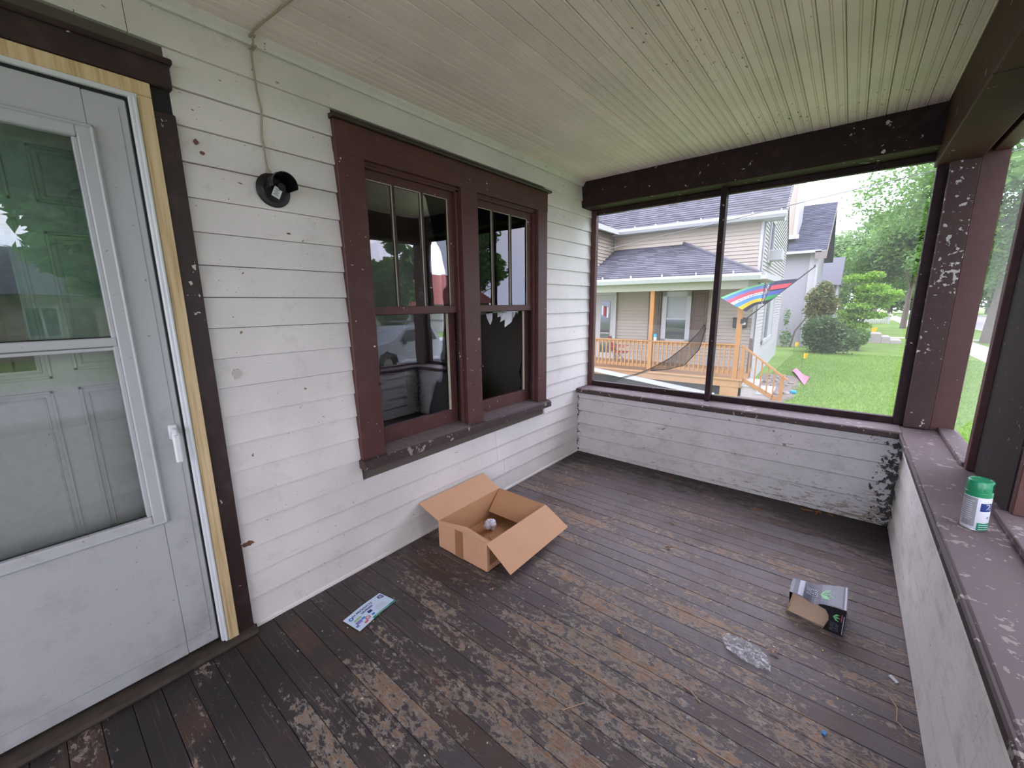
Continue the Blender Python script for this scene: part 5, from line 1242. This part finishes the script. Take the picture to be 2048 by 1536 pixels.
# ---- vehicles
def car(name, label, loc, rz, prof, glassprof, half, mat, wheels, rw, extra=None):
    t = empty(name, loc, rz); tag(t, label, 'car' if name == 'car' else 'truck')
    body = MB().prism(prof, 'x', -half, half).build('body', mat, t)
    for gp in glassprof:
        for sx in (-1, 1):
            xx = sorted((sx*(half-.02), sx*(half+.008))); MB().prism(gp, 'x', xx[0], xx[1]).build('side_window', 'glass_far', t)
    for yw in wheels:
        for sx in (-1, 1):
            wv = MB().lathe([(0, -.11), (rw*.62, -.12), (rw*.95, -.11), (rw, -.07), (rw, .07), (rw*.95, .11), (rw*.62, .12), (0, .11)], 22, lambda p, yw=yw, sx=sx: (sx*(half-.10)+p[2], yw+p[0], rw+p[1])).build('wheel', 'tyre', t, True)
            MB().lathe([(0, .02), (rw*.55, .02), (rw*.58, 0)], 16, lambda p, yw=yw, sx=sx: (sx*(half+.005)+p[2]*sx, yw+p[0], rw+p[1])).build('hub', 'can_metal', wv)
    if extra: extra(t, half)
    return t
def pk_extra(t, half):
    MB().slab([(-half+.12, 1.28, 1.16), (half-.12, 1.28, 1.16), (half-.2, 1.93, 1.66), (-half+.2, 1.93, 1.66)], .01).build('windscreen', 'glass_far', t)
    rk = MB()
    for x in (-.7, .7): rk.tube([(x, 2.2, 1.74), (x, 2.2, 1.92), (x, 4.6, 1.92), (x, 4.6, .98)], .025, 6)
    for y in (2.2, 3.0, 3.8, 4.6): rk.tube([(-.7, y, 1.92), (.7, y, 1.92)], .025, 6)
    rk.build('ladder_rack', 'greymetal', t)
    for sx in (-1, 1): MB().cbox(sx*(half+.09)-.09, sx*(half+.09)+.09, 1.75, 1.88, 1.08, 1.28, .03).build('mirror', 'black_metal', t)
    for sx in (-1, 1): MB().cbox(sx*(half-.0)-.02, sx*(half-.0)+.02, 1.55, 3.5, .36, .46, .02).build('running_board', 'carwhite', t)
prof = [(0, .55), (0, .98), (.25, 1.06), (1.22, 1.12), (1.95, 1.68), (2.3, 1.74), (3.35, 1.72), (3.6, 1.18), (3.62, 1.08), (5.45, 1.06), (5.5, .55), (4.85, .50), (4.75, .75), (4.45, .88), (4.1, .75), (4.0, .42), (1.5, .40), (1.4, .72), (1.05, .86), (.7, .72), (.6, .45)]
car('pickup_truck', 'silver pickup truck parked across the street from the porch', (12.2, 7.8, GZ-.08), 0, prof, [[(1.58, 1.16), (2.02, 1.60), (2.55, 1.64), (2.55, 1.16)], [(2.62, 1.16), (2.62, 1.64), (3.28, 1.62), (3.46, 1.18)]], .95, 'carsilver', (1.05, 4.42), .38, pk_extra)
cprof = [(0, .35), (.02, .75), (.9, .92), (1.5, 1.42), (2.9, 1.52), (3.9, 1.42), (4.35, .95), (4.4, .38), (3.9, .35), (3.6, .62), (3.3, .35), (1.15, .33), (.85, .62), (.5, .33)]
cgl = [[(1.15, .95), (1.6, 1.36), (2.35, 1.42), (2.35, .96)], [(2.42, .96), (2.42, 1.42), (3.2, 1.40), (3.9, 1.0)]]
car('car', 'white car parked by the big trunked tree in the side opening', (11.4, 44.5, GZ-.08), 0, cprof, cgl, .88, 'carwhite', (.85, 3.6), .32)
car('car', 'white car parked far down the street seen past the fence', (11.4, 66, GZ-.08), 0, cprof, cgl, .88, 'carwhite', (.85, 3.6), .32)
car('car', 'silver car parked behind the pickup truck', (12.2, 24, GZ-.08), 0, cprof, cgl, .88, 'carsilver', (.85, 3.6), .32)
# ---- houses across the street (seen in the window reflections)
def acrosshouse(x, y, wx, wy, label, wallm, roofm, zw=2.2, zr=4.8):
    t = empty('house', (x, y, GZ)); tag(t, label, 'house')
    MB().box(0, wx, 0, wy, -.05, zw-GZ).build('wall', wallm, t)
    MB().prism([(-.6, zw-GZ-.1), (wx+.6, zw-GZ-.1), (wx/2, zr-GZ)], 'y', -.5, wy+.5).build('roof', roofm, t)
    for k in range(3):
        y0 = wy*(k+.5)/3-.6; f = MB().box(-.05, .02, y0, y0+1.2, 1.1, 2.6).build('window', 'trimwhite', t); MB().box(-.07, -.045, y0+.1, y0+.55, 1.2, 2.5).box(-.07, -.045, y0+.65, y0+1.1, 1.2, 2.5).build('pane', 'glass_far', f)
    MB().box(-.05, .02, wy*.5+.9, wy*.5+1.9, .3, 2.5).build('door', 'shutter', t)
acrosshouse(29, 22, 8, 12, 'white house with red roof across the street', 'vinyl_white_or_lit', 'shingle_red', 1.6, 4.6)
acrosshouse(29, -4, 8, 10, 'cream house with grey roof across the street', 'vinyl', 'shingle')
# ---- steps and handrails from the porch entry
es = empty('entry_steps', (2.5, -1.9, GZ)); tag(es, 'wooden porch steps with baluster handrails at the entry', 'steps')
for k in range(5):
    z = -.19*(k+1)+.02; hold(MB().cbox(2.44+k*.28, 2.74+k*.28, -2.45, -1.45, z-.04, z, .004).build('tread', 'deck', es), es)
for yy in (-2.5, -1.40):
    hold(MB().slab([(2.55, yy-.04, .85), (4.05, yy-.04, .0), (4.05, yy+.04, .0), (2.55, yy+.04, .85)], .05).build('handrail', 'deckrail', es), es)
    hold(MB().cbox(3.98, 4.08, yy-.05, yy+.05, GZ-.05, .05, .006).build('newel', 'deckrail', es), es)
    hold(MB().box(2.5, 4.05, yy-.02, yy+.02, GZ, -1.0).build('stringer', 'deckrail', es), es)
    for k in range(10):
        x = 2.66+k*.135; zt = .85-(x-2.55)*.567; hold(MB().box(x-.018, x+.018, yy-.018, yy+.018, zt-.80, zt-.02).build('baluster', 'deckrail', es), es)
